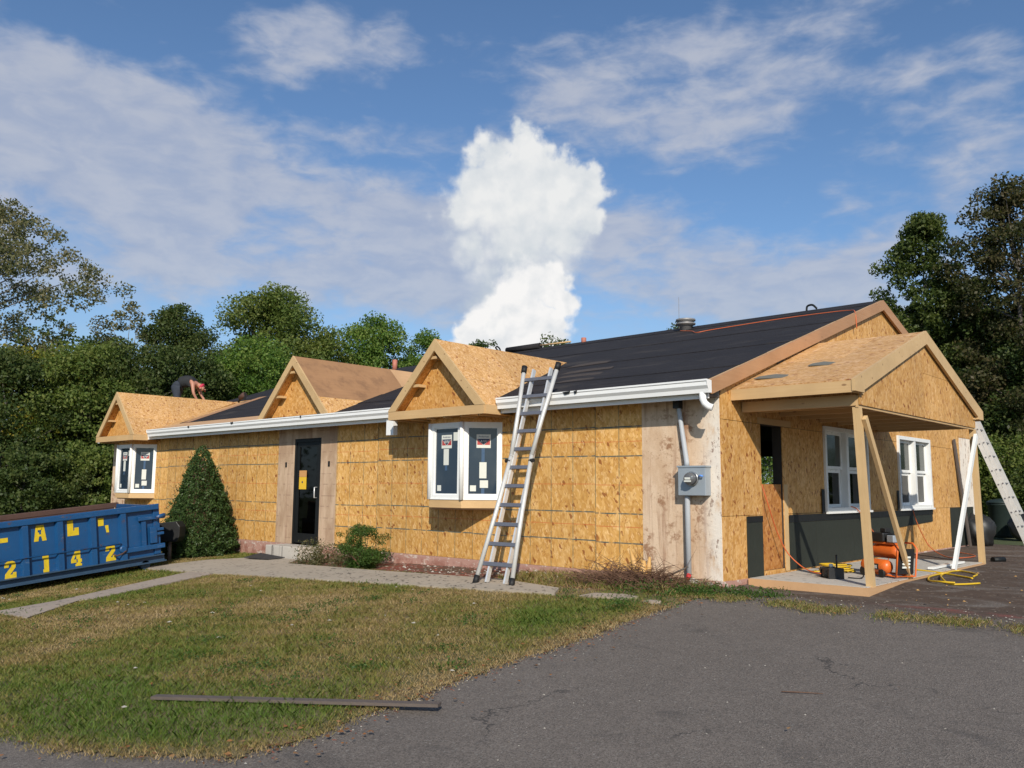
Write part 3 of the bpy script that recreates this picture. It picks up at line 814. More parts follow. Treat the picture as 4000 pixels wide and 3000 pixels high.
for u, w_ in ((-11.3, .12), (-13.2, .09), (-2.2, .14), (-2.0, .06), (-8.7, .05)):
    mb = MB(); mb.prism(FRONT, [(u, 2.455), (u + w_, 2.462), (u + w_ * .9, 2.43), (u + w_ * .3, 2.415)], .4525, .456)
    mb.build('felt_scrap', M['black_tape'], house)
MB().box((-6.19, -.36, 2.0), (-6.0, -.27, 2.293)).build('downspout', M['white_metal'], g_l)
mb = MB(); mb.tube([(-.03, -.37, 2.30), (-.03, -.37, 2.22), (-.01, -.365, 2.17), (.03, -.35, 2.13), (.08, -.33, 2.11)], .045, 10)
mb.build('downspout', M['white_metal'], g_r)
# ---- dormers
def dormer(cx, hw, ze, yf, yr, style, mats):
    """gable face is the part; roof sheets, barge boards, blocks, fascia are its sub-parts"""
    zr = ze + hw
    fr = F((cx, yf + .19, 0), (1, 0, 0), (0, 0, 1), (0, -1, 0))
    face = MB().prism(fr, [(-hw + .10, ze - .01), (hw - .10, ze - .01), (0, zr - .12)], 0, .02).build('dormer_face', M['osb_small'], house)
    ye = -.30
    for sgn in (-1, 1):
        frp = F((cx, yf, zr), (0, 1, 0), (sgn, 0, -1), (sgn, 0, 1))
        Ls = hw * math.sqrt(2); d2 = (hw - .10) * math.sqrt(2)
        yv = yf + .3
        full = [(0, 0), (yr - yf, 0), (ye - yf + .05, d2), (ye - yf + .05, Ls), (0, Ls)]
        if style == 'ply' :
            full = [(0, 0), (yr - yf, 0), (.06, Ls), (0, Ls)]
        rects = mats['sheets'](yf, yr, Ls) if sgn > 0 else [((-9, 9, -9, 9), mats['left'])]
        for (a0, a1, b0, b1), mt in rects:
            p = full
            p = clip(p, -1, 0, -a0 - .002); p = clip(p, 1, 0, a1 - .002); p = clip(p, 0, -1, -b0 - .002); p = clip(p, 0, 1, b1 - .002)
            if len(p) > 2: MB().prism(frp, p, -.02, random.uniform(0, .003)).build('roof_sheet', mt, face)
        # barge board, plumb in the gable plane
        frb = F((cx, yf, 0), (sgn, 0, 0), (0, 0, 1), (0, -1, 0))
        MB().prism(frb, [(0, zr + .005), (0, zr - .185), (hw - .185 + .0, ze), (hw + .005, ze), (hw + .005, ze + .01)], 0, .036).build('barge_board', M['lumber_any'], face)
        MB().prism(frb, [(0, zr - .03), (0, zr - .15), (hw - .15, ze), (hw - .05, ze)], -.165, -.005).build('soffit_board', M['osb_small'], face)
    for fz in (.36, .74):
        z = ze + hw * fz; u = -(hw * (1 - fz)) + .10
        MB().box((cx + u - .02, yf + .01, z - .022), (cx + u + .20, yf + .168, z + .022)).build('lookout_block', M['lumber_x'], face)
    return face
def osb_sheets(yf, yr, Ls):
    return [((-9, 1.2, -9, Ls * .62), M['osb_roof']), ((1.2, 9, -9, Ls * .62), M['osb_roof']), ((-9, 9, Ls * .62, 9), M['osb_roof'])]
def ply_sheets(yf, yr, Ls):
    return [((-9, 2.42, -9, Ls * .71), M['plywood']), ((2.42, 9, -9, Ls * .9), M['plywood_new']), ((-9, 2.42, Ls * .71, 9), M['osb_roof'])]
def dormer_base(face, cx, hw, yf):
    MB().box((cx - hw, yf - .03, 2.215), (cx + hw, yf + .008, 2.35)).build('fascia_board', M['lumber_x'], face)
    for s_ in (-1, 1):
        MB().box((cx + s_ * hw - .018, yf + .01, 2.215), (cx + s_ * hw + .018, -.32, 2.352)).build('fascia_board', M['lumber_y'], face)
    MB().box((cx - hw + .02, yf + .012, 2.222), (cx + hw - .02, -.005, 2.235)).build('soffit_board', M['osb_small'], face)
    for i in range(6):
        x = cx - hw + .15 + i * (2 * hw - .3) / 5
        MB().box((x - .018, yf + .02, 2.195), (x + .018, -.01, 2.22)).build('soffit_joist', M['lumber_y'], face)
d3 = dormer(-4.64, 1.11, 2.352, -.65, 2.66, 'osb', {'sheets': osb_sheets, 'left': M['osb_roof']}); dormer_base(d3, -4.64, 1.11, -.65)
d2 = dormer(-9.11, 1.21, 2.462, -.36, 3.35, 'ply', {'sheets': ply_sheets, 'left': M['plywood']})
d1 = dormer(-16.60, 1.11, 2.352, -.65, 2.66, 'osb', {'sheets': osb_sheets, 'left': M['osb_roof']}); dormer_base(d1, -16.60, 1.11, -.65)
d3['label'] = 'dormer over the nearer bay window'; d2['label'] = 'middle dormer with brown plywood slope'; d1['label'] = 'dormer over the far bay window'
# ---- bay windows
def pane_fn(t, p, out):
    o = t.obj()
    n = t.noise(o, 1.8, 4, .55)
    c = t.mix(t.sstep(n, .4, .65), (.020, .036, .058), (.034, .050, .070))
    t.put(p.inputs['Base Color'], c); p.inputs['Roughness'].default_value = .06
    p.inputs['Specular IOR Level'].default_value = .55
M['film_glass'] = material('film_glass', pane_fn)
M['film_streak'] = plain('film_streak', (.05, .095, .17), .3)
def text_mesh(body, size, mat, mtx, parent, name='lettering', bold=0.0):
    cu = bpy.data.curves.new(name, 'FONT'); cu.body = body; cu.size = size; cu.align_x = 'CENTER'; cu.extrude = .0006; cu.offset = bold
    tmp = bpy.data.objects.new('tmp', cu); COL.objects.link(tmp)
    dg = bpy.context.evaluated_depsgraph_get()
    me = bpy.data.meshes.new_from_object(tmp.evaluated_get(dg)); bpy.data.objects.remove(tmp)
    me.transform(mtx); me.materials.clear(); me.materials.append(mat)
    o = link_mesh(name, me, parent)
    return o
def frame_mtx(fr, u, v, n):
    O, U, V, N = fr; P = O + U * u + V * v + N * n
    return Matrix(((U.x, V.x, N.x, P.x), (U.y, V.y, N.y, P.y), (U.z, V.z, N.z, P.z), (0, 0, 0, 1)))
def bay(b):
    x0, x1, x2, x3 = b; D_ = .45
    ZF = F((0, 0, 0), (1, 0, 0), (0, 1, 0), (0, 0, 1))
    base = [(x0, .0), (x1, -D_), (x2, -D_), (x3, .0)]
    root = MB().prism(ZF, base, .80, .925).build('bay_window', M['lumber_x'], house)
    MB().prism(ZF, base, 2.135, 2.215).build('head_board', M['osb_small'], root)
    MB().prism(ZF, [(x0 + .05, .0), (x1 + .02, -D_ + .04), (x2 - .02, -D_ + .04), (x3 - .05, .0)], .775, .799).build('seat_board', M['fir'], root)
    segs = [((x0, .0), (x1, -D_)), ((x1, -D_), (x2, -D_)), ((x2, -D_), (x3, .0))]
    for i, (p, q) in enumerate(segs):
        d = Vector((q[0] - p[0], q[1] - p[1], 0)); W = d.length; U = d.normalized()
        fr = F((p[0], p[1], .926), U, (0, 0, 1), (U.y, -U.x, 0)); H = 1.208; c = .075
        mb = MB(); e0 = .028 if i else .0; e1 = W - (.028 if i < 2 else 0)
        mb.prism(fr, [(e0, 0), (e1, 0), (e1, c), (e0, c)], -.07, .0)
        mb.prism(fr, [(e0, H - c), (e1, H - c), (e1, H), (e0, H)], -.07, .0)
        mb.prism(fr, [(e0, c), (e0 + c - .01, c), (e0 + c - .01, H - c), (e0, H - c)], -.07, .0)
        mb.prism(fr, [(e1 - c + .01, c), (e1, c), (e1, H - c), (e1 - c + .01, H - c)], -.07, .0)
        # inner bead
        a, b2 = e0 + c - .01, e1 - c + .01
        for rr in ((a, b2, c, c + .018), (a, b2, H - c - .018, H - c), (a, a + .016, c + .018, H - c - .018), (b2 - .016, b2, c + .018, H - c - .018)):
            mb.prism(fr, [(rr[0], rr[2]), (rr[1], rr[2]), (rr[1], rr[3]), (rr[0], rr[3])], -.045, -.018)
        mb.prism(fr, [(e0 - .0, -.0), (e1, -.0), (e1, .014), (e0, .014)], .0, .012)
        mb.build('window_frame', M['white_vinyl'], root)
        MB().prism(fr, [(a, c), (b2, c), (b2, H - c), (a, H - c)], -.04, -.034).build('pane', M['film_glass'], root)
        if i == 0: continue
        w_ = b2 - a; h = H - 2 * c
        def R_(u, v, wu, hv, mat, n, t=.0008):
            return MB().prism(fr, [(a + u, c + v), (a + u + wu, c + v), (a + u + wu, c + v + hv), (a + u, c + v + hv)], n, n + t)
        sw = min(.235, w_ * .47); su = w_ * .29 if i == 2 else w_ * .26
        n0 = -.0335
        st = MB()
        def add(u, v, wu, hv, mi, n):
            st.cur = mi; st.prism(fr, [(a + u, c + v), (a + u + wu, c + v), (a + u + wu, c + v + hv), (a + u, c + v + hv)], n, n + .0008)
        add(su, h * .69, sw, h * .20, 0, n0)
        st.cur = 2; st.prism(fr, [(a + su + .05 * sw, c + h * .825), (a + su + .95 * sw, c + h * .825), (a + su + sw * .5, c + h * .735)], n0 + .0012, n0 + .0018)
        st.cur = 1
        st.prism(fr, [(a + su + .05 * sw, c + h * .735), (a + su + sw * .46, c + h * .735), (a + su + .05 * sw, c + h * .82)], n0 + .0012, n0 + .0018)
        st.prism(fr, [(a + su + .95 * sw, c + h * .735), (a + su + .95 * sw, c + h * .82), (a + su + sw * .54, c + h * .735)], n0 + .0012, n0 + .0018)
        st.build('sticker', [M['paper'], M['sticker_red'], M['sticker_navy']], root)
        text_mesh('Andersen', sw * .19, M['sticker_navy'], frame_mtx(fr, a + su + sw * .5, c + h * .845, n0 + .0015), root)
        text_mesh('AW', sw * .30, M['paper'], frame_mtx(fr, a + su + sw * .5, c + h * .765, n0 + .0026), root)
        if i == 2:
            R_(su + sw * .22, h * .245, sw * .5, h * .235, 0, n0).build('sticker', M['paper'], root)
            R_(su + sw * .26, h * .105, sw * .58, h * .11, 0, n0).build('sticker', M['paper'], root)
            R_(w_ * .09, h * .055, sw * .42, h * .085, 0, n0).build('sticker', M['paper'], root)
            for v, hv in ((.485, .2), (.0, .1)): R_(su + sw * .36, h * v, sw * .22, h * hv, 0, -.0338, .0003).build('film_tape', M['film_streak'], root)
        else:
            R_(su + sw * .22, h * .44, sw * .5, h * .24, 0, n0).build('sticker', M['paper'], root)
            R_(w_ - sw * .55, h * .80, sw * .5, h * .125, 0, n0).build('sticker', M['paper'], root)
            R_(w_ * .10, h * .055, sw * .38, h * .085, 0, n0).build('sticker', M['paper'], root)
            R_(su + sw * .36, h * .36, sw * .22, h * .08, 0, -.0338, .0003).build('film_tape', M['film_streak'], root)
    for x, nx in ((x1, -1), (x2, 1)):
        MB().tube([(x, -D_ - .0, .926), (x, -D_ - .0, 2.134)], .036, 12).build('corner_post', M['white_vinyl'], root)
    return root
b3 = bay(BAYS[0]); b1 = bay(BAYS[1])
b3['label'] = 'nearer bay window'; b1['label'] = 'far bay window at the left end'
# ---- entrance door
def glass_fn(t, p, out):
    p.inputs['Base Color'].default_value = (.01, .012, .012, 1); p.inputs['Roughness'].default_value = .03
    tr = t.node('ShaderNodeBsdfTransparent'); tr.inputs[0].default_value = (.09, .095, .09, 1)
    gl = t.node('ShaderNodeBsdfGlossy'); gl.inputs['Roughness'].default_value = .03
    fr = t.node('ShaderNodeFresnel'); fr.inputs[0].default_value = 1.45
    mx = t.node('ShaderNodeMixShader'); t.l.new(fr.outputs[0], mx.inputs[0]); t.l.new(tr.outputs[0], mx.inputs[1]); t.l.new(gl.outputs[0], mx.inputs[2])
    t.l.new(mx.outputs[0], out.inputs[0])
M['dark_glass'] = material('dark_glass', glass_fn)
def screen_fn(t, p, out):
    p.inputs['Base Color'].default_value = (.045, .052, .045, 1); p.inputs['Roughness'].default_value = .08
    t.put(p.inputs['Base Color'], t.mix(t.noise(t.obj(), 2.0, 4), (.018, .024, .020), (.045, .052, .044)))
M['screen_glass'] = material('screened_glass', screen_fn)
mb = MB()
dx0, dx1 = -9.52, -8.61
mb.box((dx0 + .002, .006, .0), (dx0 + .06, .10, 2.055)); mb.box((dx1 - .06, .006, .0), (dx1 - .002, .10, 2.055)); mb.box((dx0 + .06, .006, 1.99), (dx1 - .06, .10, 2.055))
door = mb.build('entrance_door', M['black_metal'], house)
mb = MB()
a0, a1 = dx0 + .065, dx1 - .065
mb.box((a0, .02, .012), (a0 + .085, .065, 1.985)); mb.box((a1 - .085, .02, .012), (a1, .065, 1.985)); mb.box((a0 + .085, .02, 1.90), (a1 - .085, .065, 1.985)); mb.box((a0 + .085, .02, .012), (a1 - .085, .065, .20))
mb.build('door_leaf', M['black_metal'], door)
MB().box((a0 + .085, .04, .20), (a1 - .085, .046, 1.90)).build('door_glass', M['dark_glass'], door)
mb = MB().tube([(a1 - .05, .018, .90), (a1 - .05, -.045, .90), (a1 - .05, -.045, 1.10), (a1 - .05, .018, 1.10)], .011, 8); mb.build('door_handle', M['aluminium'], door)
mb = MB(); mb.cur = 0; mb.box((a0 + .085, .031, 1.06), (a0 + .335, .034, 1.30)); mb.cur = 1; mb.box((a0 + .085, .031, 1.303), (a0 + .335, .034, 1.43)); mb.cur = 2
mb.lathe((a0 + .20, .030, 1.20), (0, -1, 0), [(0, .022), (.002, .022)], 10)
mb.build('notice', [M['notice'], M['notice_top'], M['sticker_navy']], door)
for x in (-9.80, -8.33): MB().box((x - .025, -.012, 1.50), (x + .025, .0, 1.60)).build('lamp_box_hole', M['black_tape'], house)
MB().box((dx0 - .12, -.50, -.33), (dx1 + .10, -.006, -.018)).build('door_step', M['step'], house, bevel=.012)
# ---- gable windows (twin double-hung)
def twin_window(y0, y1, z0, z1):
    root_mb = MB(); c = .065
    fr = GAB
    def ring(mb, a, b, c0, d, w_, t0, t1):
        for rr in ((a, b, c0, c0 + w_), (a, b, d - w_, d), (a, a + w_, c0 + w_, d - w_), (b - w_, b, c0 + w_, d - w_)):
            mb.prism(fr, [(rr[0], rr[2]), (rr[1], rr[2]), (rr[1], rr[3]), (rr[0], rr[3])], t0, t1)
    ring(root_mb, y0 + .004, y1 - .004, z0 + .004, z1 - .004, c, -.12, .035)
    ym = (y0 + y1) / 2
    root_mb.prism(fr, [(ym - .045, z0 + c + .004), (ym + .045, z0 + c + .004), (ym + .045, z1 - c - .004), (ym - .045, z1 - c - .004)], -.12, .028)
    root = root_mb.build('window', M['white_vinyl'], house)
    MB().prism(fr, [(y0 - .02, z0 - .02), (y1 + .02, z0 - .02), (y1 + .02, z0 + .012), (y0 - .02, z0 + .012)], .0225, .06).build('sill', M['white_vinyl'], root)
    for a, b in ((y0 + c + .004, ym - .045), (ym + .045, y1 - c - .004)):
        zc = z0 + (z1 - z0) * .50
        for (lo, hi, t0, gl) in ((zc - .0, z1 - c - .004, -.05, M['screen_glass']), (z0 + c + .004, zc, -.085, M['dark_glass'])):
            mb = MB(); ring(mb, a + .002, b - .002, lo + .001, hi - .001, .05, t0 - .03, t0); mb.build('sash', M['white_vinyl'], root)
            MB().prism(fr, [(a + .052, lo + .051), (b - .052, lo + .051), (b - .052, hi - .051), (a + .052, hi - .051)], t0 - .018, t0 - .013).build('pane', gl, root)
    return root
w1 = twin_window(3.15, 4.95, .78, 2.10); w2 = twin_window(6.44, 8.28, .78, 2.12)
w1['label'] = 'white window nearer the front corner'; w2['label'] = 'white window nearer the rear'
# ---- electric meter
mt = MB().box((-.545, -.14, 1.035), (-.15, .0 - .0025, 1.405)).build('electric_meter', M['grey_metal'], house, bevel=.006)
MB().box((-.555, -.15, 1.39), (-.14, -.0025, 1.412)).build('meter_lid', M['grey_metal'], mt)
MB().lathe((-.335, -.141, 1.245), (0, -1, 0), [(0, .092), (.022, .092), (.024, .085)], 24).build('meter_ring', M['meter_ring'], mt)
MB().lathe((-.335, -.166, 1.245), (0, -1, 0), [(0, .080), (.06, .076), (.085, .062), (.093, .03)], 24).build('meter_dial', M['meter_glass'], mt)
mb = MB().box((-.385, -.262, 1.205), (-.285, -.258, 1.225)); mb.box((-.375, -.262, 1.235), (-.295, -.2585, 1.262)); mb.build('meter_label', M['paper'], mt)
MB().tube([(-.23, -.16, 1.275), (-.19, -.185, 1.285), (-.165, -.17, 1.275)], .012, 6).build('seal_tag', M['blue_tag'], mt)
MB().tube([(-.46, -.06, 1.035), (-.46, -.06, .99), (-.46, -.055, -.12)], .036, 12).build('conduit', M['conduit'], mt)
MB().tube([(-.46, -.06, 1.412), (-.46, -.06, 1.46), (-.565, -.05, 2.12), (-.585, -.05, 2.27)], [.036, .034, .03, .03], 12).build('conduit', M['conduit'], mt)
MB().box((-.63, -.10, 2.16), (-.54, -.0025, 2.26)).build('conduit_head', M['black_plastic'], mt)
# ---- roof furniture
def rp(x, y): return Vector((x, y, rz(y)))
def vent(name, x, y, prof, mat): return MB().lathe(tuple(rp(x, y) - Vector((0, 0, .06))), (0, 0, 1), prof, 18).build(name, mat, house)
vent('roof_vent', -3.78, 5.52, [(0, .13), (.16, .13), (.17, .20), (.20, .205), (.21, .15), (.24, .15), (.25, .205), (.285, .20), (.31, .08)], M['galv'])
vent('vent_pipe', -6.7, 5.85, [(0, .06), (.17, .06), (.175, .05)], M['copper_pipe'])
vent('vent_pipe', -13.25, 5.6, [(0, .07), (.34, .07), (.345, .055)], M['copper_pipe'])
vent('vent_pipe', -11.5, 5.6, [(0, .06), (.30, .06), (.305, .055)], M['pipe_white'])

# ------------------------------------------------------------------ porch (part of the house)
PX = 1.60; PY0, PY1 = .30, 5.76; PC = 3.03; PS = (3.36 - 2.41) / (PC - PY0)
for sgn, (ya) in ((-1, PY0), (1, PY1)):
    fr = F((0, PC, 3.36), (1, 0, 0), (0, sgn, -PS), (0, sgn * PS, 1))
    Ls = (PC - PY0) * math.sqrt(1 + PS * PS)
    for a, b, c, d in ((.005, .93, 0, Ls * .5), (.93, PX - .012, 0, Ls * .5), (.005, 1.3, Ls * .5, Ls), (1.3, PX - .012, Ls * .5, Ls)):
        o = MB().prism(fr, [(a + .002, c + .002), (b - .002, c + .002), (b - .002, d - .002), (a + .002, d - .002)], -.018, random.uniform(0, .003)).build('porch_roof_sheet', M['osb_porch'], house)
    # side fascia and rafters
    MB().box((.005, ya - .02, 2.255), (PX - .04, ya + .018, 2.395)).build('porch_fascia', M['lumber_x'], house)
    frb = F((PX, PC, 0), (0, sgn, 0), (0, 0, 1), (1, 0, 0)); hw = PC - PY0 + .03
    MB().prism(frb, [(0, 3.368), (0, 3.368 - .19), (hw - .30, 2.405 - .1), (hw - .30, 2.27), (hw, 2.27), (hw, 2.412)], -.04, 0).build('barge_board', M['lumber_any'], house)
    MB().prism(frb, [(hw - .40, 2.262), (hw - .012, 2.262), (hw - .012, 2.39), (hw - .1, 2.39)], -.075, -.042).build('barge_block', M['lumber_z'], house)
    MB().box((.02, PC + sgn * 2.45 - .04, 2.12), (PX - .10, PC + sgn * 2.45 + .04, 2.25)).build('porch_beam', M['lumber_x'], house)
    for i in range(4):
        x = .12 + i * .42
        mb = MB().beam((x, PC, 3.36 - .08), (x, PC + sgn * 2.7, 2.41 - .07), .038, .09); mb.build('rafter', M['lumber_y'], house)
frp = F((PX - .06, 0, 0), (0, 1, 0), (0, 0, 1), (1, 0, 0))
def porch_face(u0, u1, v0, v1):
    p = [(u0, v0), (u1, v0), (u1, v1), (u0, v1)]
    p = clip(p, -PS, 1, 3.33 - PS * PC); p = clip(p, PS, 1, 3.33 + PS * PC)
    if len(p) > 2: MB().prism(frp, p, -.012, random.uniform(0, .002)).build('porch_gable_sheet', M['osb_gable'], house)
for a, b, c, d in ((.55, 3.0, 2.13, 3.4), (3.004, 4.3, 2.13, 2.76), (3.004, 4.3, 2.764, 3.4), (4.304, 5.52, 2.13, 3.4)): porch_face(a, b, c, d)
MB().box((PX - .11, .55, 2.10), (PX - .075, 5.52, 2.24)).build('porch_beam', M['lumber_y'], house)
for i in range(7):
    y = 1.0 + i * .68
    MB().box((.02, y - .019, 2.14), (PX - .12, y + .019, 2.235)).build('ceiling_joist', M['lumber_x'], house)
def post(p0, p1, w_, h, name='porch_post', mat=M['lumber_z'], lab=None):
    o = MB().beam(p0, p1, w_, h, (1, 0, 0)).build(name, mat, house)
    if lab: o['label'] = lab
post((1.49, .80, -.03), (1.49, .60, 2.11), .085, .085); post((1.49, 5.66, -.1), (1.49, 5.53, 2.11), .085, .085)
post((1.50, 2.22, -.08), (1.56, .64, 1.98), .085, .045, 'brace')
post((1.53, 3.97, -.03), (1.55, 5.48, 2.01), .085, .045, 'brace', M['white_vinyl'], 'white painted brace')
# porch slab with wooden form boards
slab = MB().box((.03, .62, -.16), (1.50, 5.6, -.012)).build('porch_slab', M['slab'])
tag(slab, kind='structure')
MB().box((.03, .575, -.20), (1.545, .618, -.016)).build('form_board', M['plywood_new'], slab)
MB().box((1.502, .62, -.20), (1.545, 5.6, -.02)).build('form_board', M['plywood_new'], slab)

# ------------------------------------------------------------------ ladder at the front wall
lad = thing('ladder', (-2.545, -1.43, gz(-2.545, -1.43) + .05), 'folding aluminium ladder with flared legs leaning on the front gutter beside the bay window', 'ladder')
top = Vector((-2.70 + 2.545, 1.13, 3.02)); side = Vector((1, .05, 0)).normalized(); ax = top.normalized(); LL = top.length
nrm = side.cross(ax).normalized()
def lp(s_, hwid, off=0): return ax * (LL * s_) + side * hwid + nrm * off
for sg in (-1, 1):
    MB().beam(lp(.0, sg * .158, -.02), lp(.985, sg * .158, -.02), .028, .062, nrm).build('inner_rail', M['aluminium'], lad)
    MB().tube([lp(.0, sg * .31, .03), lp(.30, sg * .228, .03), lp(.56, sg * .182, .03)], .031, 10).build('outer_rail', M['alu_worn'], lad)
    MB().tube([lp(.55, sg * .182, .03), lp(.75, sg * .232, .03), lp(.985, sg * .31, .03)], .031, 10).build('outer_rail', M['alu_worn'], lad)
    MB().tube([lp(-.014, sg * .313, .03), lp(.022, sg * .306, .03)], .04, 10).build('foot', M['black_rubber'], lad)
    MB().tube([lp(.965, sg * .304, .03), lp(1.0, sg * .315, .03)], .042, 10).build('end_cap', M['black_rubber'], lad)
    MB().tube([lp(.53, sg * .17, .03), lp(.53, sg * .25, .05)], .028, 10).build('hinge_knob', M['black_rubber'], lad)
for i in range(11):
    s_ = .075 + i * .0855
    hwid = float(np.interp(s_, [0, .3, .55, .75, 1], [.31, .228, .182, .232, .315]))
    if s_ > .97: continue
    MB().beam(lp(s_, -hwid - .02, .012), lp(s_, hwid + .02, .012), .05, .034, nrm).build('rung', M['rung'], lad)
# ladder at the right-hand end of the house
lad2 = thing('ladder', (0, 0, 0), 'straight aluminium extension ladder leaning on the far end of the gable wall', 'ladder')
Z2 = gz(1.1, 11.3)
q0 = Vector((1.02, 0, -.10)); q1 = Vector((-.02, 0, 2.75))
for y, dn in ((11.2, 0), (11.62, 0)):
    MB().beam((q0.x, y, q0.z), (q1.x, y, q1.z), .035, .085, (1, 0, 0)).build('rail', M['alu_worn'], lad2)
    d = (q1 - q0).normalized(); nn = Vector((d.z, 0, -d.x))
    a = q0 + d * .75 + nn * .088; b = q1 + nn * .088
    MB().beam((a.x, y + (.02 if y < 11.4 else -.02), a.z), (b.x, y + (.02 if y < 11.4 else -.02), b.z), .032, .075, (1, 0, 0)).build('fly_rail', M['alu_worn'], lad2)
    MB().box((q0.x - .06, y - .03, -.13), (q0.x + .06, y + .03, -.08)).build('foot', M['black_rubber'], lad2)
for i in range(9):
    p = q0 + (q1 - q0) * ((i + .6) / 9.6)
    MB().tube([(p.x, 11.175, p.z), (p.x, 11.645, p.z)], .018, 8).build('rung', M['rung'], lad2)
    if i > 1:
        p = p + nn * .088; MB().tube([(p.x, 11.19, p.z), (p.x, 11.63, p.z)], .016, 8).build('rung', M['rung'], lad2)
# dark board standing in for an unidentified slanting stripe on the gable wall
o = MB().beam((.10, 10.42, -.10), (.03, 9.88, 2.2), .13, .03, (1, 0, 0)).build('plank', M['old_wood']); tag(o, 'dark slanting strip on the gable wall left of the extension ladder', 'plank')

# ------------------------------------------------------------------ dumpster
def blue_fn(t, p, out):
    o = t.obj()
    n = t.noise(o, 2.4, 6, .65); n2 = t.noise(t.v('MULTIPLY', o, (1, 6, .7)), 2.0, 5, .65)
    c = t.mix(n, (.006, .052, .150), (.012, .082, .215))
    c = t.mix(t.m('MULTIPLY', t.sstep(n2, .55, .75), .35), c, (.015, .035, .085))
    c = t.mix(t.m('MULTIPLY', t.sstep(t.noise(o, 7, 7, .74), .60, .66), .8), c, (.085, .045, .032))
    c = t.mix(t.m('MULTIPLY', t.sstep(t.noise(t.v('MULTIPLY', o, (1, .6, 5)), 6, 5, .7), .62, .68), .35), c, (.16, .22, .32))
    t.put(p.inputs['Base Color'], c); p.inputs['Roughness'].default_value = .38
    t.put(p.inputs['Normal'], t.bump(t.noise(o, 3, 4), .15, .02))
M['blue'] = material('dumpster_blue', blue_fn)
def rust_fn(t, p, out):
    o = t.obj(); n = t.noise(o, 4, 6, .68)
    t.put(p.inputs['Base Color'], t.mix(n, (.045, .022, .016), (.12, .062, .045))); p.inputs['Roughness'].default_value = .8
M['rust'] = material('dumpster_rust', rust_fn)
M['rail_steel'] = plain('rail_steel', (.035, .07, .12), .4, var=.35, scale=5)
M['letter_yellow'] = plain('letter_yellow', (.62, .44, .016), .6, var=.35, scale=14)
dm = thing('dumpster', (-10.65, -2.10, -.30), 'blue roll-off dumpster with yellow letters parked on the grass at the left', 'dumpster')
dm.rotation_euler = (.108, 0, 0)
H = 1.08; W = 1.75; LN = 5.3
# local frame: +x faces the camera side, y runs from the gate (0) to -LN, z up
mb = MB(); mb.box((-.04, -LN, .12), (0, -.12, H)); body = mb.build('side_wall', M['blue'], dm)
MB().box((-W, -LN, .12), (-W + .04, -.12, H)).build('side_wall', M['rust'], dm)
MB().box((-W + .04, -LN, .12), (-.04, -LN + .05, H)).build('front_wall', M['rust'], dm)
MB().box((-W + .04, -LN + .05, .12), (-.04, -.12, .16)).build('floor', M['rust'], dm)
MB().box((-W + .041, -LN + .05, .16), (-W + .05, -.12, H - .01)).build('wall_liner', M['rust'], dm)
MB().box((-.01, -LN, H - .10), (.085, -.03, H)).build('top_rail', M['blue'], dm, bevel=.012)
MB().box((-W - .04, -LN, H - .10), (-W + .06, -.03, H)).build('top_rail', M['rust'], dm, bevel=.012)
for y in (-.69, -1.22, -1.775, -2.33, -2.88, -3.43, -3.98, -4.53, -5.08):
    fr = F((0, y, 0), (0, 1, 0), (0, 0, 1), (1, 0, 0)); mb = MB(); n = 0
    x1 = .07
    mb.v = [(0, y - .075, .13), (0, y + .075, .13), (x1, y + .045, .13), (x1, y - .045, .13), (0, y - .075, H - .102), (0, y + .075, H - .102), (x1, y + .045, H - .102), (x1, y - .045, H - .102)]
    for q in ((0, 3, 2, 1), (4, 5, 6, 7), (0, 1, 5, 4), (1, 2, 6, 5), (2, 3, 7, 6), (3, 0, 4, 7)): mb.face(q)
    mb.build('rib', M['blue'], dm)
MB().box((-.02, -LN, .0), (.11, .06, .018)).build('main_rail', M['rail_steel'], dm)
mb = MB().box((.0, -LN, .018), (.02, .06, .12)); mb.box((-.02, -LN, .12), (.10, .03, .135)); mb.build('rail_web', M['rail_steel'], dm)
MB().tube([(.075, -LN, .44), (.078, -.75, .435)], .012, 8).build('tarp_rod', M['blue'], dm)
# gate end: posts, hinges, latch bars
MB().box((-.02, -.12, .14), (.03, -.0, H)).build('corner_post', M['blue'], dm, bevel=.01)
MB().box((-W, -.08, .14), (-.04, -.03, H - .03)).build('tail_gate', M['blue'], dm)
for z, y0, y1, hh in ((.80, -.42, .08, .075), (.58, -.12, .05, .05), (.50, -.12, .05, .05), (.25, -.68, .06, .085)):
    MB().box((.031, y0, z), (.085, y1, z + hh)).build('latch_bar', M['blue'], dm, bevel=.008)
MB().box((.031, -.36, .3), (.06, -.28, .78)).build('latch_post', M['blue'], dm)
MB().box((.031, -.22, .36), (.10, -.09, .66)).build('latch_box', M['blue'], dm, bevel=.01)
mb = MB(); mb.tube([(.09, -.10, .83), (.09, .07, .86)], .04, 10); mb.build('hinge_pin', M['blue'], dm)
MB().lathe((.05, -.72, .33), (1, 0, 0), [(0, .07), (.05, .07), (.055, .04)], 14).build('latch_wheel', M['blue'], dm)
mb = MB().tube([(.06, -.9, .27), (.08, -.84, .23), (.09, -.76, .25), (.1, -.68, .30)], .014, 6); mb.build('chain', M['rust'], dm)
MB().lathe((-.14, -.30, -.03), (1, 0, 0), [(0, .085), (.16, .085)], 18).build('roller', M['rail_steel'], dm)
MB().lathe((-W + .02, -.30, -.03), (1, 0, 0), [(0, .085), (.16, .085)], 18).build('roller', M['rail_steel'], dm)
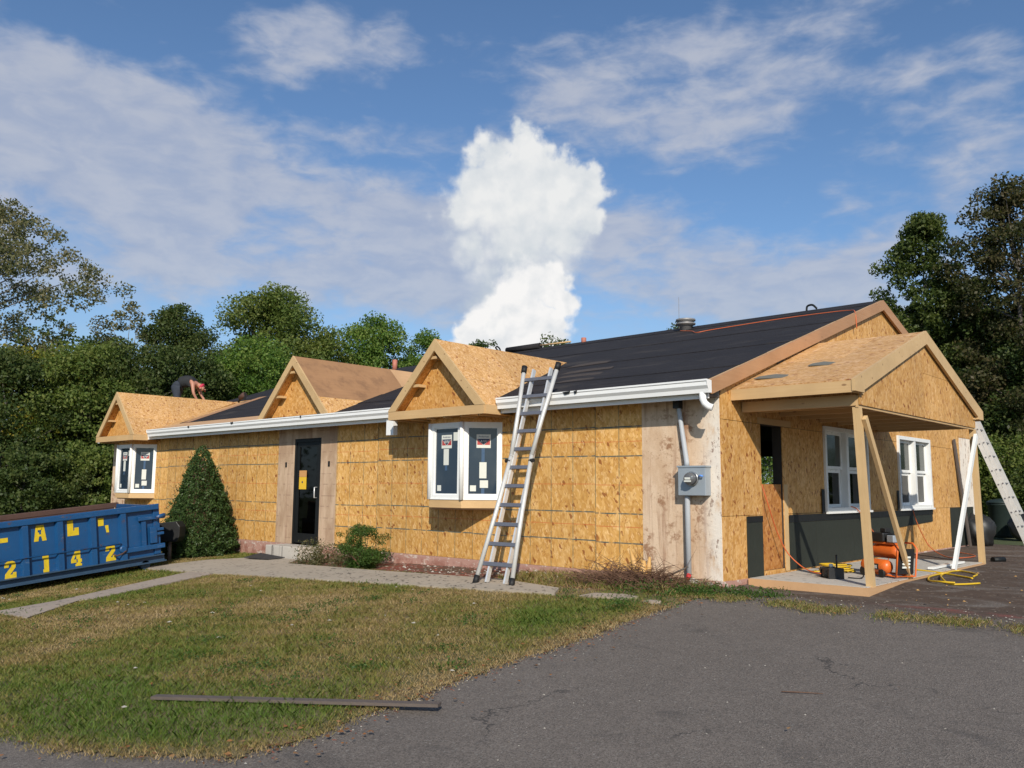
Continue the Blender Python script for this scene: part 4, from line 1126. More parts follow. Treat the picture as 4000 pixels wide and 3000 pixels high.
# letters: stencil shapes as thin plates
def glyph(ch):
    return {'A': [[(.0, 0), (.30, 0), (.30, .12), (.22, .12), (.22, 0)], ],}.get(ch)
def quad(mb, pts, x): mb.prism(F((x, 0, 0), (0, 1, 0), (0, 0, 1), (1, 0, 0)), pts, 0, .004)
def letter(polys, y, z, w_, h):
    mb = MB()
    for p in polys: quad(mb, [(y + a * w_, z + b * h) for a, b in p], .002)
    return mb.build('letter', M['letter_yellow'], dm)
GLY = {
 'A': [[(0, 0), (.36, 0), (.36, .10), (.42, .30), (.42, .55), (.32, .55), (.30, 1), (.18, 1)], [(.64, 0), (1, 0), (.80, 1), (.68, 1), (.58, .55), (.58, .30), (.64, .10)], [(.30, 1), (.33, .70), (.66, .70), (.69, 1)], [(.42, .30), (.58, .30), (.58, .42), (.42, .42)]],
 'L': [[(0, 0), (1, 0), (1, .50), (.62, .50), (.62, .32), (.52, .32), (.52, 1), (0, 1)]],
 '1': [[(.08, 0), (1, 0), (1, 1), (0, 1), (0, .78), (.22, .78), (.22, .18), (.08, .18)]],
 '4': [[(.40, 0), (1, 0), (1, .14), (.88, .14), (.88, .22), (1, .22), (1, .42), (.88, .42), (.88, 1), (.5, 1), (.5, .42), (.62, .42), (.62, .22), (.5, .22), (.5, .14), (.40, .14)], [(0, .22), (.5, .22), (.5, .42), (.26, .42), (.5, .72), (.5, 1), (.46, 1), (0, .42)]],
 '2': [[(.02, 0), (1, 0), (1, .34), (.72, .34), (.68, .22), (.48, .22), (.94, .60), (.98, .76), (.62, .70), (.06, .26)], [(.0, .64), (.36, .64), (.40, .80), (.52, .84), (.62, .80), (.62, .70), (.98, .76), (.92, .92), (.72, 1), (.28, 1), (.06, .90)]],
}
letter([[(0, 0), (1, 0), (1, 1), (0, 1)]], -2.70, .735, .12, .075)
letter(GLY['A'], -2.18, .68, .20, .27); letter(GLY['L'], -1.64, .695, .19, .27)
letter([[(0, 0), (1, 0), (1, 1), (0, 1)]], -1.12, .80, .10, .14); letter([[(.35, 0), (1, 0), (.85, 1), (0, 1)]], -1.0, .67, .07, .13)
for ch, y, z in (('2', -2.65, .13), ('1', -2.06, .14), ('4', -1.60, .155), ('2', -1.01, .15)):
    letter(GLY[ch], y, z, .10 if ch == '1' else .18, .285)
# dark utility box on a post behind the dumpster
ub = thing('utility_box', (-11.40, -1.58, gz(-11.40, -1.58)), 'dark grey box on a post between the dumpster and the spruce', 'utility box')
MB().prism(F((0, 0, 0), (.8, .6, 0), (0, 0, 1), (.6, -.8, 0)), [(-.23, .40), (.2, .40), (.25, .50), (.25, .70), (.17, .80), (-.23, .76)], -.13, .13).build('case', M['black_plastic'], ub, bevel=.01)
MB().tube([(0, 0, -.03), (0, 0, .42)], .04, 8).build('post', M['old_wood'], ub)

# ------------------------------------------------------------------ foliage builder
def leaf_cloud(name, P, size, mat, parent=None, aspect=1.7, var=None, droop=0.0, flat=False):
    """every leaf is a small folded kite; P are its positions"""
    n = len(P); P = np.asarray(P)
    d = rng.normal(size=(n, 3)); d[:, 2] -= droop; d /= np.linalg.norm(d, axis=1)[:, None]
    e = rng.normal(size=(n, 3)); 
    if flat: d[:, 2] *= .22; e = np.array([[0, 0, 1.0]]) + e * .16
    s_ = np.cross(d, e); s_ /= np.linalg.norm(s_, axis=1)[:, None] + 1e-9
    sz = (np.asarray(size) * (.6 + .8 * rng.random(n)))[:, None]
    a = P - d * sz * .5; b = P + s_ * sz * (.5 / aspect); c = P + d * sz * .5; e2 = P - s_ * sz * (.5 / aspect)
    up_ = np.cross(s_, d) * sz * .10
    V = np.stack([a, b + up_, c, e2 + up_], 1).reshape(-1, 3).astype(np.float32)
    me = bpy.data.meshes.new(name)
    me.vertices.add(4 * n); me.vertices.foreach_set('co', V.ravel())
    me.loops.add(4 * n); me.loops.foreach_set('vertex_index', np.arange(4 * n, dtype=np.int32))
    me.polygons.add(n); me.polygons.foreach_set('loop_start', np.arange(0, 4 * n, 4, dtype=np.int32)); me.polygons.foreach_set('loop_total', np.full(n, 4, dtype=np.int32))
    at = me.attributes.new('leaf', 'FLOAT', 'POINT')
    val = np.clip(rng.random(n) * .75 + (0.12 if var is None else var), 0, 1)
    at.data.foreach_set('value', np.repeat(val, 4).astype(np.float32))
    me.materials.append(mat); me.update(calc_edges=True)
    return link_mesh(name, me, parent)

def crown_points(H, Rx, cb, n_cl, n_leaf, cr, seed, shape='round', lean=(0, 0), Ry=None):
    """leaf positions gathered in clumps; clumps sit mostly on an uneven outer envelope"""
    r_ = np.random.default_rng(seed); Ry = Ry or Rx
    cz = (H + cb) / 2; hz = (H - cb) / 2
    th = r_.random(n_cl) * 2 * np.pi; v = r_.random(n_cl) * 2 - 1
    lum = 1 + .22 * np.sin(th * 2 + r_.random() * 6) * np.cos(v * 3 + r_.random() * 6) + .12 * np.sin(th * 5 + 2)
    rad = (r_.random(n_cl) ** .36) * lum
    prof = np.sqrt(np.clip(1 - v * v, 0, 1))
    if shape == 'cone': prof = np.clip((1 - (v + 1) / 2), 0, 1) * 1.05 + .04
    if shape == 'egg': prof = np.sqrt(np.clip(1 - v * v, 0, 1)) * (1 - .22 * v)
    C_ = np.stack([np.cos(th) * prof * rad * Rx, np.sin(th) * prof * rad * Ry, cz + v * hz * (.86 + .14 * rad)], 1)
    C_[:, 0] += lean[0] * (C_[:, 2] / H); C_[:, 1] += lean[1] * (C_[:, 2] / H)
    rc = cr * (.55 + .9 * r_.random(n_cl))
    k = r_.choice(n_cl, n_leaf, p=rc ** 2 / (rc ** 2).sum())
    dv = r_.normal(size=(n_leaf, 3)); dv /= np.linalg.norm(dv, axis=1)[:, None]
    P = C_[k] + dv * (rc[k] * r_.random(n_leaf) ** .45)[:, None] * np.array([1, 1, .72])
    tone = (r_.random(n_cl) * .5 - .13)[k]
    return P, C_, tone
def tree(name, x, y, H, Rx, cb, n_cl, n_leaf, ls, mat, label, cr=.5, shape='round', seed=0, bark='bark', trunk=.16, limbs=22, lean=(0, 0), cat='tree', group=None, droop=0.0, bare=0, full=1.12):
    z0 = gz(x, y) - .1
    t = thing(name, (x, y, z0), label, cat, group)
    n_cl = int(n_cl * 2.2); n_leaf = int(n_leaf * 1.9); cr *= full; ls *= .62
    P, C_, tone = crown_points(H, Rx, cb, n_cl, n_leaf, cr, seed, shape, lean)
    r_ = random.Random(seed)
    mb = MB()
    hh = H * .86
    pts = [(lean[0] * k_ / 6 * .8 + r_.uniform(-.08, .08) * (k_ > 0), lean[1] * k_ / 6 * .8 + r_.uniform(-.08, .08) * (k_ > 0), hh * k_ / 6) for k_ in range(7)]
    mb.tube(pts, [trunk * (1.25 if k_ == 0 else (1 - k_ / 6.6)) for k_ in range(7)], 8)
    idx = list(range(len(C_))); r_.shuffle(idx)
    for i in idx[:limbs + bare]:
        c = Vector(C_[i]); f = min(max((c.z - .28 * c.xy.length) / hh, .12), .95) * .9
        k_ = f * 6; a = int(k_); b = Vector(pts[a]).lerp(Vector(pts[min(a + 1, 6)]), k_ - a)
        m_ = b.lerp(c, .5) + Vector((r_.uniform(-.1, .1), r_.uniform(-.1, .1), r_.uniform(-.15, .1)))
        rad = trunk * .32 * (1 - f * .5)
        e_ = c if i not in idx[limbs:] else c + (c - b) * .25
        mb.tube([b, m_, e_], [rad, rad * .6, rad * .18], 5, False)
    mb.build('trunk', M[bark], t)
    leaf_cloud('crown', P, ls, mat, t, var=np.clip(.12 + tone, -.3, .5), droop=droop)
    return t
# ------------------------------------------------------------------ trees behind and beside the house
tree('tree', -32.9, -.2, 13.8, 5.8, 1.0, 260, 32000, .19, L['sparse'], 'tall thin-leaved tree with open grey crown at the left edge', cr=.46, full=.95, seed=1, shape='egg', bark='bark_pale', trunk=.24, limbs=70, droop=.5)
tree('tree', -28.4, .9, 6.7, 2.7, .6, 70, 16000, .20, L['yellow'], 'low olive-yellow tree in front of the tall thin one at left', cr=.55, seed=2)
tree('tree', -34.5, 7.0, 10.6, 1.7, 3.0, 46, 2600, .22, L['sparse'], 'half-bare twiggy tree rising behind the left dormer', cr=.38, full=.75, seed=3, bark='bark_pale', trunk=.12, limbs=46, cat='tree')
tree('tree', -30.9, 7.7, 9.9, 1.55, 3.6, 60, 15000, .19, L['dark'], 'dark rounded tree above the crouching roofer', cr=.46, seed=4)
tree('tree', -30.4, 12.0, 11.2, 3.3, 2.0, 110, 34000, .21, L['olive'], 'largest broad round green tree left of the middle dormer', cr=.62, seed=5, trunk=.22)
tree('tree', -26.6, 9.2, 7.9, 2.7, 1.2, 90, 27000, .19, L['mid'], 'bright leafy tree just behind the roof between the two left dormers', cr=.52, seed=6)
tree('tree', -27.6, 16.2, 10.1, 2.2, 2.2, 80, 21000, .20, L['mid'], 'fresh green tree behind the middle dormer ridge', cr=.52, seed=7)
tree('tree', -27.0, 15.0, 7.4, 1.8, 1.0, 50, 12000, .19, L['yellow'], 'small tree with yellowing leaves behind the red vent pipe', cr=.45, seed=8)
tree('tree', -27.1, 19.3, 9.7, 1.5, 2.6, 50, 11000, .20, L['mid'], 'narrow green tree left of the nearest dormer peak', cr=.44, seed=9)
tree('tree', -25.3, 21.1, 9.45, 1.5, 4.4, 34, 3800, .20, L['fern'], 'thin airy tree right of the nearest dormer peak', cr=.40, full=.8, seed=10, trunk=.1)
tree('tree', -27.9, 13.3, 9.3, 1.5, 2.0, 50, 11000, .20, L['olive'], 'olive tree between the broad round tree and the middle dormer', cr=.45, seed=11)
tree('tree', -31.6, -1.2, 9.6, 2.4, 1.5, 90, 9000, .20, L['sparse'], 'mid-height pale open tree below the tall thin one at the left edge', cr=.42, full=.9, seed=21, bark='bark_pale', trunk=.12, limbs=60)
tree('tree', -31.2, 2.6, 8.7, 2.0, 1.5, 80, 7000, .20, L['olive'], 'loose olive tree right of the tall thin tree', cr=.40, full=.9, seed=22, trunk=.12, limbs=50)
tree('tree', -31.5, 5.2, 8.3, 1.5, 1.5, 60, 4500, .20, L['sparse'], 'pale wispy tree just left of the dark rounded tree', cr=.36, full=.85, seed=23, bark='bark_pale', trunk=.10, limbs=50)
for i, (x, y, h, r_, col, lab) in enumerate([(-26.6, -.3, 6.2, 2.6, 'dark', 'dark thicket tree at the left edge above the dumpster'), (-25.8, 2.2, 6.8, 2.2, 'olive', 'olive thicket tree left of the far dormer'),
        (-25.2, 3.9, 6.9, 1.9, 'dark', 'dark thicket tree directly behind the far dormer peak'), (-25.7, 6.1, 6.8, 1.8, 'dark', 'dark leafy thicket tree behind the crouching roofer'),
        (-29.5, 4.0, 7.4, 2.2, 'olive', 'second-row thicket tree below the half-bare one'), (-31.0, -3.2, 7.6, 2.6, 'yellow', 'yellowish thicket tree at the far left below the tall thin crown')]):
    tree('thicket_tree', x, y, h, r_, .1, 75, 17000, .19, L[col], lab, cr=.50, seed=30 + i, cat='tree', group='thicket trees left of the house')
for i, (x, y, h, r_, lab) in enumerate([(-22.1, -.9, 2.8, 1.5, 'loose dark green shrub above the dumpster at the left edge'), (-22.3, .9, 3.0, 1.3, 'olive green shrub between the dumpster and the far bay window'), (-23.2, -3.4, 3.2, 1.7, 'low dark shrub behind the dumpster at far left'), (-22.6, 2.6, 3.4, 1.3, 'dark shrub beside the far corner of the house')]):
    tree('shrub', x, y, h, r_, -.1, 46, 9000, .17, L['olive' if i == 1 else 'dark'], lab, cr=.36, full=.9, seed=50 + i, trunk=.05, limbs=26, cat='shrub', group='shrubs left of the house')
tree('pine_tree', -32.7, 35.7, 12.5, 1.9, 6, 40, 5200, .28, L['dark'], 'distant dark treetop above the roof right of the cloud', cr=.6, seed=12, cat='tree')
tree('pine_tree', -25.7, 42.0, 13.3, 2.2, 7, 40, 5200, .28, L['dark'], 'distant dark treetop behind the round roof vent', cr=.6, seed=13, cat='tree')
tree('pine_tree', -28.8, 39.3, 12.1, 1.0, 7, 16, 1600, .26, L['dark'], 'distant small treetop barely over the roof ridge', cr=.4, seed=14, cat='tree')
# right-hand side
tree('tree', -4.1, 22.6, 11.3, 1.9, 2.6, 85, 18000, .20, L['maple'], 'green maple-like tree behind the porch gable peak', cr=.48, full=.85, seed=15, shape='egg', trunk=.16)
tree('tree', -1.0, 22.3, 11.7, 2.4, 2.2, 110, 19000, .19, L['brown'], 'tall brownish tree at the right edge', cr=.50, full=.85, seed=16, shape='egg', trunk=.2, limbs=40)
for i, (x, y, h, r_, col, lab) in enumerate([(-5.0, 25.4, 8.3, 2.0, 'dark', 'dark tree right behind the main gable peak'), (-3.2, 25.3, 7.6, 2.0, 'dark', 'dark shaded tree behind the porch roof'), (-1.4, 24.2, 8.0, 2.0, 'brown', 'dark brown-green tree at right above the extension ladder'),
        (.6, 22.8, 8.9, 2.3, 'dark', 'dark tree at the right margin'), (-2.9, 23.6, 9.0, 1.9, 'dark', 'dark tree filling the gap between the green and the brownish tree'), (-2.4, 22.4, 5.2, 1.7, 'dark', 'low dark tree behind the extension ladder'), (-7.4, 27.0, 7.0, 2.2, 'dark', 'dark tree hidden low behind the roof at right')]):
    tree('wood_tree', x, y, h, r_, .1, 75, 15000, .20, L[col], lab, cr=.50, seed=60 + i, group='dark trees right of the house')
tree('tree', -7.4, 16.8, 4.6, 1.9, .1, 60, 14000, .13, L['mid'], 'green tree behind the house seen through the open doorway', cr=.45, seed=19, trunk=.08)
tree('shrub', -1.4, 20.3, 2.9, 1.35, .2, 40, 8000, .16, L['olive'], 'sunlit olive bush behind the extension ladder', cr=.40, seed=17, trunk=.05, cat='shrub')
tree('shrub', .1, 19.6, 2.3, 1.1, .1, 30, 6000, .15, L['dark'], 'dark bush behind the rubbish bin at right', cr=.36, seed=18, trunk=.05, cat='shrub')
# far wood closing the view low down behind everything
n = 46000
th = rng.random(n); xx = np.where(rng.random(n) < .5, -50 + 78 * th, -44 + rng.normal(size=n) * 2)
xw = rng.random(n) * 100 - 62; yw = 31 + (xw + 20) * .12 + rng.normal(size=n) * 1.6
left = rng.random(n) < .42
xw = np.where(left, -41 + rng.normal(size=n) * 1.8, xw); yw = np.where(left, rng.random(n) * 52 - 20, yw)
hgt = 4.6 + 1.5 * np.sin(xw * .35 + yw * .21) + 1.0 * np.sin(xw * .9 + yw * .7)
zw = rng.random(n) ** .8 * hgt - .3
o = leaf_cloud('far_wood', np.stack([xw, yw, zw + g(xw, yw)], 1), .42, L['dark']); tag(o, 'dark distant wood closing the view behind the house', 'wood', kind='stuff')
# radio mast far behind the roof
o = MB().tube([(-25.9, 41.6, 6), (-25.9, 41.6, 14.6)], [.035, .015], 6).build('radio_mast', M['galv']); tag(o, 'thin radio mast standing in the distance behind the round roof vent', 'mast')

# ------------------------------------------------------------------ dwarf spruce
sp = thing('spruce', (-11.84, -.76, gz(-11.84, -.76)), 'dense dark green cone-shaped dwarf spruce against the front wall', 'shrub')
n = 42000
v = 1 - np.sqrt(rng.random(n)); th = rng.random(n) * 2 * np.pi
prof = .80 * (1 - v) ** .70 * np.minimum(1, .80 + v * 2.0)
lump = 1 + .07 * np.sin(th * 9 + v * 26 + 2 * np.sin(v * 17)) + .06 * np.sin(th * 15 - v * 37) + .05 * np.sin(th * 3 + v * 9) + .05 * np.sin(v * 60 + th * 2)
rr = prof * lump * (1 - .32 * rng.random(n) ** 2.2)
rr = rr * (1 + .04 * np.sin(th + 1.2) + .03 * np.sin(2 * th + v * 4))
P = np.stack([np.cos(th) * rr, np.sin(th) * rr, v * 2.34 + .02], 1)
shoot = rng.integers(0, 260, n); sel = rng.random(n) < .05
sth = rng.random(260) * 6.283; sv = 1 - np.sqrt(rng.random(260)); sr = .80 * (1 - sv) ** .70 * np.minimum(1, .80 + sv * 2.0) * (.95 + .12 * rng.random(260))
tt = rng.random(n) * .07
P2 = np.stack([np.cos(sth[shoot]) * (sr[shoot] + tt), np.sin(sth[shoot]) * (sr[shoot] + tt), sv[shoot] * 2.34 + .03 + tt * .8], 1) + rng.normal(size=(n, 3)) * .018
P = np.where(sel[:, None], P2, P)
leaf_cloud('foliage', P, .052, L['spruce'], sp, aspect=2.4, var=np.where(rng.random(n) < .5, .0, .22))
mb = MB().tube([(0, 0, -.1), (0, 0, 1.9)], [.07, .015], 8); mb.build('trunk', M['bark'], sp)
MB().lathe((0, 0, .12), (0, 0, 1), [(0, .45), (.3, .56), (.9, .40), (1.5, .2), (1.95, .04)], 16).build('inner_twigs', M['twig'], sp)
# bush and weeds by the wall
sh = thing('shrub', (-6.15, -.80, gz(-6.15, -.8)), 'small feathery green bush against the front wall right of the door', 'shrub')
P, C_, tone = crown_points(.66, .42, -.02, 60, 9000, .13, 71)
leaf_cloud('foliage', P, .042, L['shrub'], sh, aspect=3.2, var=.12 + tone * .6)
mb = MB()
for c in C_[::2]: mb.tube([(0, 0, -.03), tuple(Vector(c) * .5), tuple(Vector(c) * 1.25)], [.008, .006, .002], 4, False)
mb.build('stem', M['twig'], sh)
def weeds(name, x0, x1, y0, y1, n, h, ls, mat, label, seed, kind='stuff'):
    r_ = np.random.default_rng(seed)
    cx = r_.random(40) * (x1 - x0) + x0; cy = r_.random(40) * (y1 - y0) + y0; k = r_.integers(0, 40, n)
    x = cx[k] + r_.normal(size=n) * .09; y = np.minimum(cy[k] + r_.normal(size=n) * .07, -.03); z = g(x, y) + r_.random(n) ** 1.6 * h * (.5 + r_.random(40)[k])
    o = leaf_cloud(name, np.stack([x, y, z], 1), ls, mat, aspect=2.8); tag(o, label, 'weeds', kind=kind); return o
weeds('weeds', -8.0, -6.55, -.95, -.1, 5200, .30, .045, L['weed'], 'pale dry and green weeds heaped right of the door step', 72)
weeds('weeds', -1.9, .2, -1.05, -.1, 900, .08, .04, L['weed'], 'low straggly weeds under the corner of the house', 73)
weeds('weeds', .0, .9, -.9, -.2, 1300, .07, .035, L['shrub'], 'green weeds at the corner beside the porch slab', 74)
weeds('weeds', -.9, .3, -1.15, -.75, 1800, .10, .04, L['shrub'], 'fresh green weeds at the asphalt edge below the meter', 75)

# ------------------------------------------------------------------ grass
def grass(name, x, y, h, wd, lean, val, label):
    n = len(x); z = g(x, y) + .014
    a = rng.random(n) * 2 * np.pi; ux, uy = np.cos(a) * wd * .5, np.sin(a) * wd * .5
    b = rng.random(n) * 2 * np.pi; lx, ly = np.cos(b) * lean * h, np.sin(b) * lean * h
    p0 = np.stack([x - ux, y - uy, z], 1); p1 = np.stack([x + ux, y + uy, z], 1)
    p2 = np.stack([x + lx * .4 + ux * .6, y + ly * .4 + uy * .6, z + h * .6], 1); p3 = np.stack([x + lx * .4 - ux * .6, y + ly * .4 - uy * .6, z + h * .6], 1)
    p4 = np.stack([x + lx, y + ly, z + h], 1)
    V = np.stack([p0, p1, p2, p4, p3], 1).reshape(-1, 3).astype(np.float32)
    me = bpy.data.meshes.new(name); me.vertices.add(5 * n); me.vertices.foreach_set('co', V.ravel())
    me.loops.add(5 * n); me.loops.foreach_set('vertex_index', np.arange(5 * n, dtype=np.int32))
    me.polygons.add(n); me.polygons.foreach_set('loop_start', np.arange(0, 5 * n, 5, dtype=np.int32)); me.polygons.foreach_set('loop_total', np.full(n, 5, dtype=np.int32))
    at = me.attributes.new('leaf', 'FLOAT', 'POINT'); at.data.foreach_set('value', np.repeat(np.clip(val, 0, 1), 5).astype(np.float32))
    me.materials.append(L['grass']); me.update(calc_edges=True)
    o = link_mesh(name, me); tag(o, label, 'grass', kind='stuff'); return o
def patch(x, y):
    """0 = green, 1 = dry"""
    s_ = .5 + .22 * np.sin(x * 1.3 + 2 * np.sin(y * .9)) + .16 * np.sin(y * 2.3 + x * .8 + 1.5 * np.sin(x * 1.7)) + .12 * np.sin(x * 5.1 + y * 3.7) + .10 * np.sin(y * 9 - x * 6)
    df = y - lawn_front(x); de = lawn_edge(y) - x
    front = np.exp(-((df - .95) / .6) ** 2) * .55 + np.exp(-((de - .8) / .5) ** 2) * .32
    rim = .55 * np.exp(-(np.minimum(df, de) / .22) ** 2)
    mid = -.22 * np.exp(-((x + .9) / 1.0) ** 2 - ((y + 7.0) / .5) ** 2) + .20 * np.exp(-((x + 2.5) / 3.0) ** 2 - ((y + 3.6) / 1.6) ** 2)
    return s_ - front + rim + mid + .10
n = 900000
x = rng.random(n) * 17.4 - 16.2; y = rng.random(n) * 9.9 - 9.8
dist = np.hypot(x - 5.3, y + 9.65)
jx, jy = .10 * rng.random(n) ** 2, .10 * rng.random(n) ** 2
keep = in_lawn(x - jx + .02, np.minimum(y + jy - .02, np.where(y < -1.05, -1.02, y))) & ~in_wa(x, y) & ~in_wb(x, y) & (rng.random(n) < np.clip(1.45 - dist * .056, .25, 1)) & ~((x > -1.7) & (y > -1.75) & (rng.random(n) < .72))
x, y = x[keep], y[keep]; n = len(x)
pv = patch(x, y); tuft = .5 + .5 * np.sin(x * 11 + 3 * np.sin(y * 7)) * np.sin(y * 13 + 2 * np.sin(x * 5))
h = (.012 + .026 * rng.random(n) ** 1.5) * (1.3 - .5 * np.clip(pv, 0, 1)) * (.65 + .75 * tuft)
val = np.clip(.05 + .72 * np.clip(pv, -.1, 1.1) + rng.normal(size=n) * .16, 0, 1)
dist = np.hypot(x - 5.3, y + 9.65)
grass('grass', x, y, h, .0022 + .00045 * dist, .95, val, 'short patchy half-dry lawn grass in front of the house')
n = 15000
x = rng.random(n) * 4.9 - .4; y = -.98 + .10 * wig(x, .8) - .02 * x + rng.normal(size=n) * .12
kp = (np.sin(x * 5) + np.sin(x * 11 + 1) + rng.normal(size=n) * .7 > -.5); x, y = x[kp], y[kp]; n = len(x)
grass('grass', x, y, .012 + .028 * rng.random(n) ** 2, .006, 1.0, np.clip(.5 + .3 * rng.normal(size=n), 0, 1), 'strip of dry weedy grass growing along the asphalt seam before the porch')
n = 4500
x = rng.random(n) * 3 - 3; y = -rng.random(n) * 1.05 - .08; kp = ~in_wa(x, y); x, y = x[kp], y[kp]; n = len(x)
grass('grass', x, y, .03 + .08 * rng.random(n) ** 2, .007, .8, np.clip(.5 + .25 * rng.normal(size=n), 0, 1), 'dry long grass in the bed at the house corner')

pts = []
for i in range(110):
    cx, cy = rng.random() * 11 - 10.3, rng.random() * 6 - 7.3
    if not (bool(in_lawn(np.array([cx]), np.array([cy]))[0]) and not bool(in_wa(np.array([cx]), np.array([cy]))[0]) and not bool(in_wb(np.array([cx]), np.array([cy]))[0])): continue
    k_ = rng.integers(25, 130); rr_ = .05 + .10 * rng.random()
    px = cx + rng.normal(size=k_) * rr_; py = cy + rng.normal(size=k_) * rr_; pts.append(np.stack([px, py, g(px, py) + .018 + rng.random(k_) * .05], 1))
px = -.02 + rng.normal(size=420) * .10; py = -2.15 + rng.normal(size=420) * .10; pts.append(np.stack([px, py, g(px, py) + .01 + rng.random(420) * .12], 1))
o = leaf_cloud('lawn_weeds', np.concatenate(pts), .026, L['shrub'], aspect=2.2); tag(o, 'broad-leaved green weeds dotted over the lawn', 'weeds', kind='stuff')
# ------------------------------------------------------------------ litter: leaves, grit, shingle bits
n = 900
x = np.concatenate([lawn_edge(yy := (rng.random(330) * 6 - 7.3)) + rng.normal(size=330) * .22 - .05, rng.random(330) * 10 - 9.2, rng.random(160) * 4.6 - .2, rng.random(24) * 7 - .5])
y = np.concatenate([yy, rng.random(330) * 6 - 8, -.95 + rng.normal(size=160) * .14, rng.random(24) * 6 - 8])
y = np.where(y < lawn_front(x) - .5, lawn_front(x) + .1, y)
o = leaf_cloud('fallen_leaves', np.stack([x, y, g(x, y) + .028], 1), .038, L['litter'], aspect=1.5, flat=True); tag(o, 'scattered brown and red fallen leaves on lawn and asphalt', 'leaves', kind='stuff')
def bits(name, x, y, off, s_, mats, label, flat=.5):
    mb = MB()
    for a, b in zip(x, y):
        r_ = s_ * random.uniform(.5, 1.5); an = random.uniform(0, 6.3); z = gz(a, b) + off
        mb.cur = random.randrange(len(mats)); c, s2 = math.cos(an) * r_, math.sin(an) * r_; q = random.uniform(.4, 1)
        n0 = len(mb.v); hz = r_ * flat
        mb.v += [(a + c, b + s2, z), (a - s2 * q, b + c * q, z), (a - c, b - s2, z), (a + s2 * q, b - c * q, z), (a + c * .2, b + s2 * .2, z + hz)]
        for f in ((0, 1, 4), (1, 2, 4), (2, 3, 4), (3, 0, 4), (3, 2, 1, 0)): mb.face([n0 + i for i in f])
    o = mb.build(name, mats); tag(o, label, 'debris', kind='stuff'); return o
M['grit_pale'] = plain('grit_pale', (.40, .37, .32), .9); M['grit_mid'] = plain('grit_mid', (.16, .135, .11), .9); M['grit_dark'] = plain('grit_dark', (.035, .03, .028), .9); M['brick_red'] = plain('brick_red', (.22, .07, .045), .9)
x = rng.random(520) * 4.6 - .5; y = -.85 + np.abs(rng.normal(size=520)) * .55
bits('grit', x, y, .002, .009, [M['grit_pale'], M['grit_mid'], M['grit_mid'], M['grit_mid']], 'pale grit and stone chips strewn before the porch slab')
x = 1.65 + rng.random(230) * 2.0; y = .2 + rng.random(230) * 7
bits('grit', x, y, .002, .016, [M['grit_mid'], M['grit_dark'], M['grit_mid'], M['split_wood']], 'stones and wood chips on the dirt right of the porch')
yy = rng.random(620) * 6.0 - 7.2; xx = lawn_edge(yy) + np.abs(rng.normal(size=620)) * .10 - .05
bits('edge_grit', xx, yy, .002, .007, [M['grit_mid'], M['brick_red'], M['grit_mid'], M['grit_pale']], 'crumbled grit along the edge between lawn and asphalt')
x = -6.4 + rng.random(170) * 5; y = -1.95 + .12 * x * 0 + rng.random(170) * .8
kp = in_wa(x, y); bits('shingle_bits', x[kp], y[kp], .047, .022, [M['grit_dark'], M['grit_dark'], M['grit_mid']], 'black shingle crumbs scattered on the front walk', .12)
x = -5.6 + rng.random(160) * 5.4; y = -.75 + rng.random(160) * .7
bits('plaster_bits', x, y, .012, .028, [M['grit_pale'], M['grit_pale'], M['grit_mid'], M['brick_red']], 'flaked plaster and brick chips along the foot of the front wall')
x = rng.random(60) * 11 - 10.5; y = rng.random(60) * 5.0 - 7
bits('paper_bits', x[in_lawn(x, y)], y[in_lawn(x, y)], .03, .022, [M['grit_pale'], M['grit_pale'], M['brick_red']], 'small pale scraps lying on the lawn', .4)
x = rng.random(500) * 8 - .5; y = rng.random(500) * 7.5 - 8.6
kp = ~in_lawn(x + .1, y); bits('loose_stones', x[kp], y[kp], .001, .007, [M['grit_mid'], M['grit_pale'], M['grit_mid']], 'loose small stones on the asphalt')
# plaster chunks at the meter
for i, (x, y, s_, lab) in enumerate([(-.36, -.12, .07, 'pale broken plaster chunk right of the conduit foot'), (-.25, -.17, .055, 'middle plaster chunk under the corner siding'), (-.12, -.15, .06, 'plaster chunk nearest the house corner')]):
    bm = bmesh.new(); bmesh.ops.create_icosphere(bm, subdivisions=2, radius=s_)
    for v_ in bm.verts: v_.co *= random.uniform(.75, 1.2); v_.co.z *= .6
    me = bpy.data.meshes.new('plaster_chunk'); bm.to_mesh(me); bm.free(); me.materials.append(M['grit_pale'])
    o = link_mesh('plaster_chunk', me); o.location = (x, y, gz(x, y) + s_ * .4); tag(o, lab, 'rubble', 'plaster chunks under the meter')
o = MB().tube([(-.44, -.13, -.02), (-.40, -.15, .05)], .03, 8).build('red_cap', M['red_paint']); tag(o, 'small red plastic cap at the foot of the conduit', 'cap')
# brush heap and split stump below the meter
mb = MB(); r_ = random.Random(5)
for i in range(900):
    a = r_.uniform(0, 6.28); cx, cy = r_.gauss(-1.0, .42), min(r_.gauss(-.62, .2), -.1); z = gz(cx, cy) + abs(r_.gauss(.03, .085)) * math.exp(-((cx + 1) / .6) ** 2) + .01
    l_ = r_.uniform(.12, .42); e = r_.uniform(-.1, .75); p = Vector((cx, cy, z)); d = Vector((math.cos(a) * l_, math.sin(a) * l_ * .5, l_ * e * .6))
    q = p + d; q.y = min(q.y, -.02); m_ = (p + q) / 2 + Vector((r_.uniform(-.04, .04), 0, r_.uniform(0, .05)))
    mb.tube([p, m_, q], [.005, .004, .0015], 3, False)
for i in range(26):
    x0 = r_.uniform(-1.9, -.3); z = gz(x0, -.4); mb.tube([(x0, -.45, z), (x0 + r_.uniform(-.25, .1), -.3, z + .2), (x0 + r_.uniform(-.5, .15), -.12, z + r_.uniform(.25, .5))], [.005, .004, .001], 3, False)
o = mb.build('brush_heap', M['twig']); tag(o, 'heap of dead brown twigs below the electric meter', 'brush', kind='stuff')
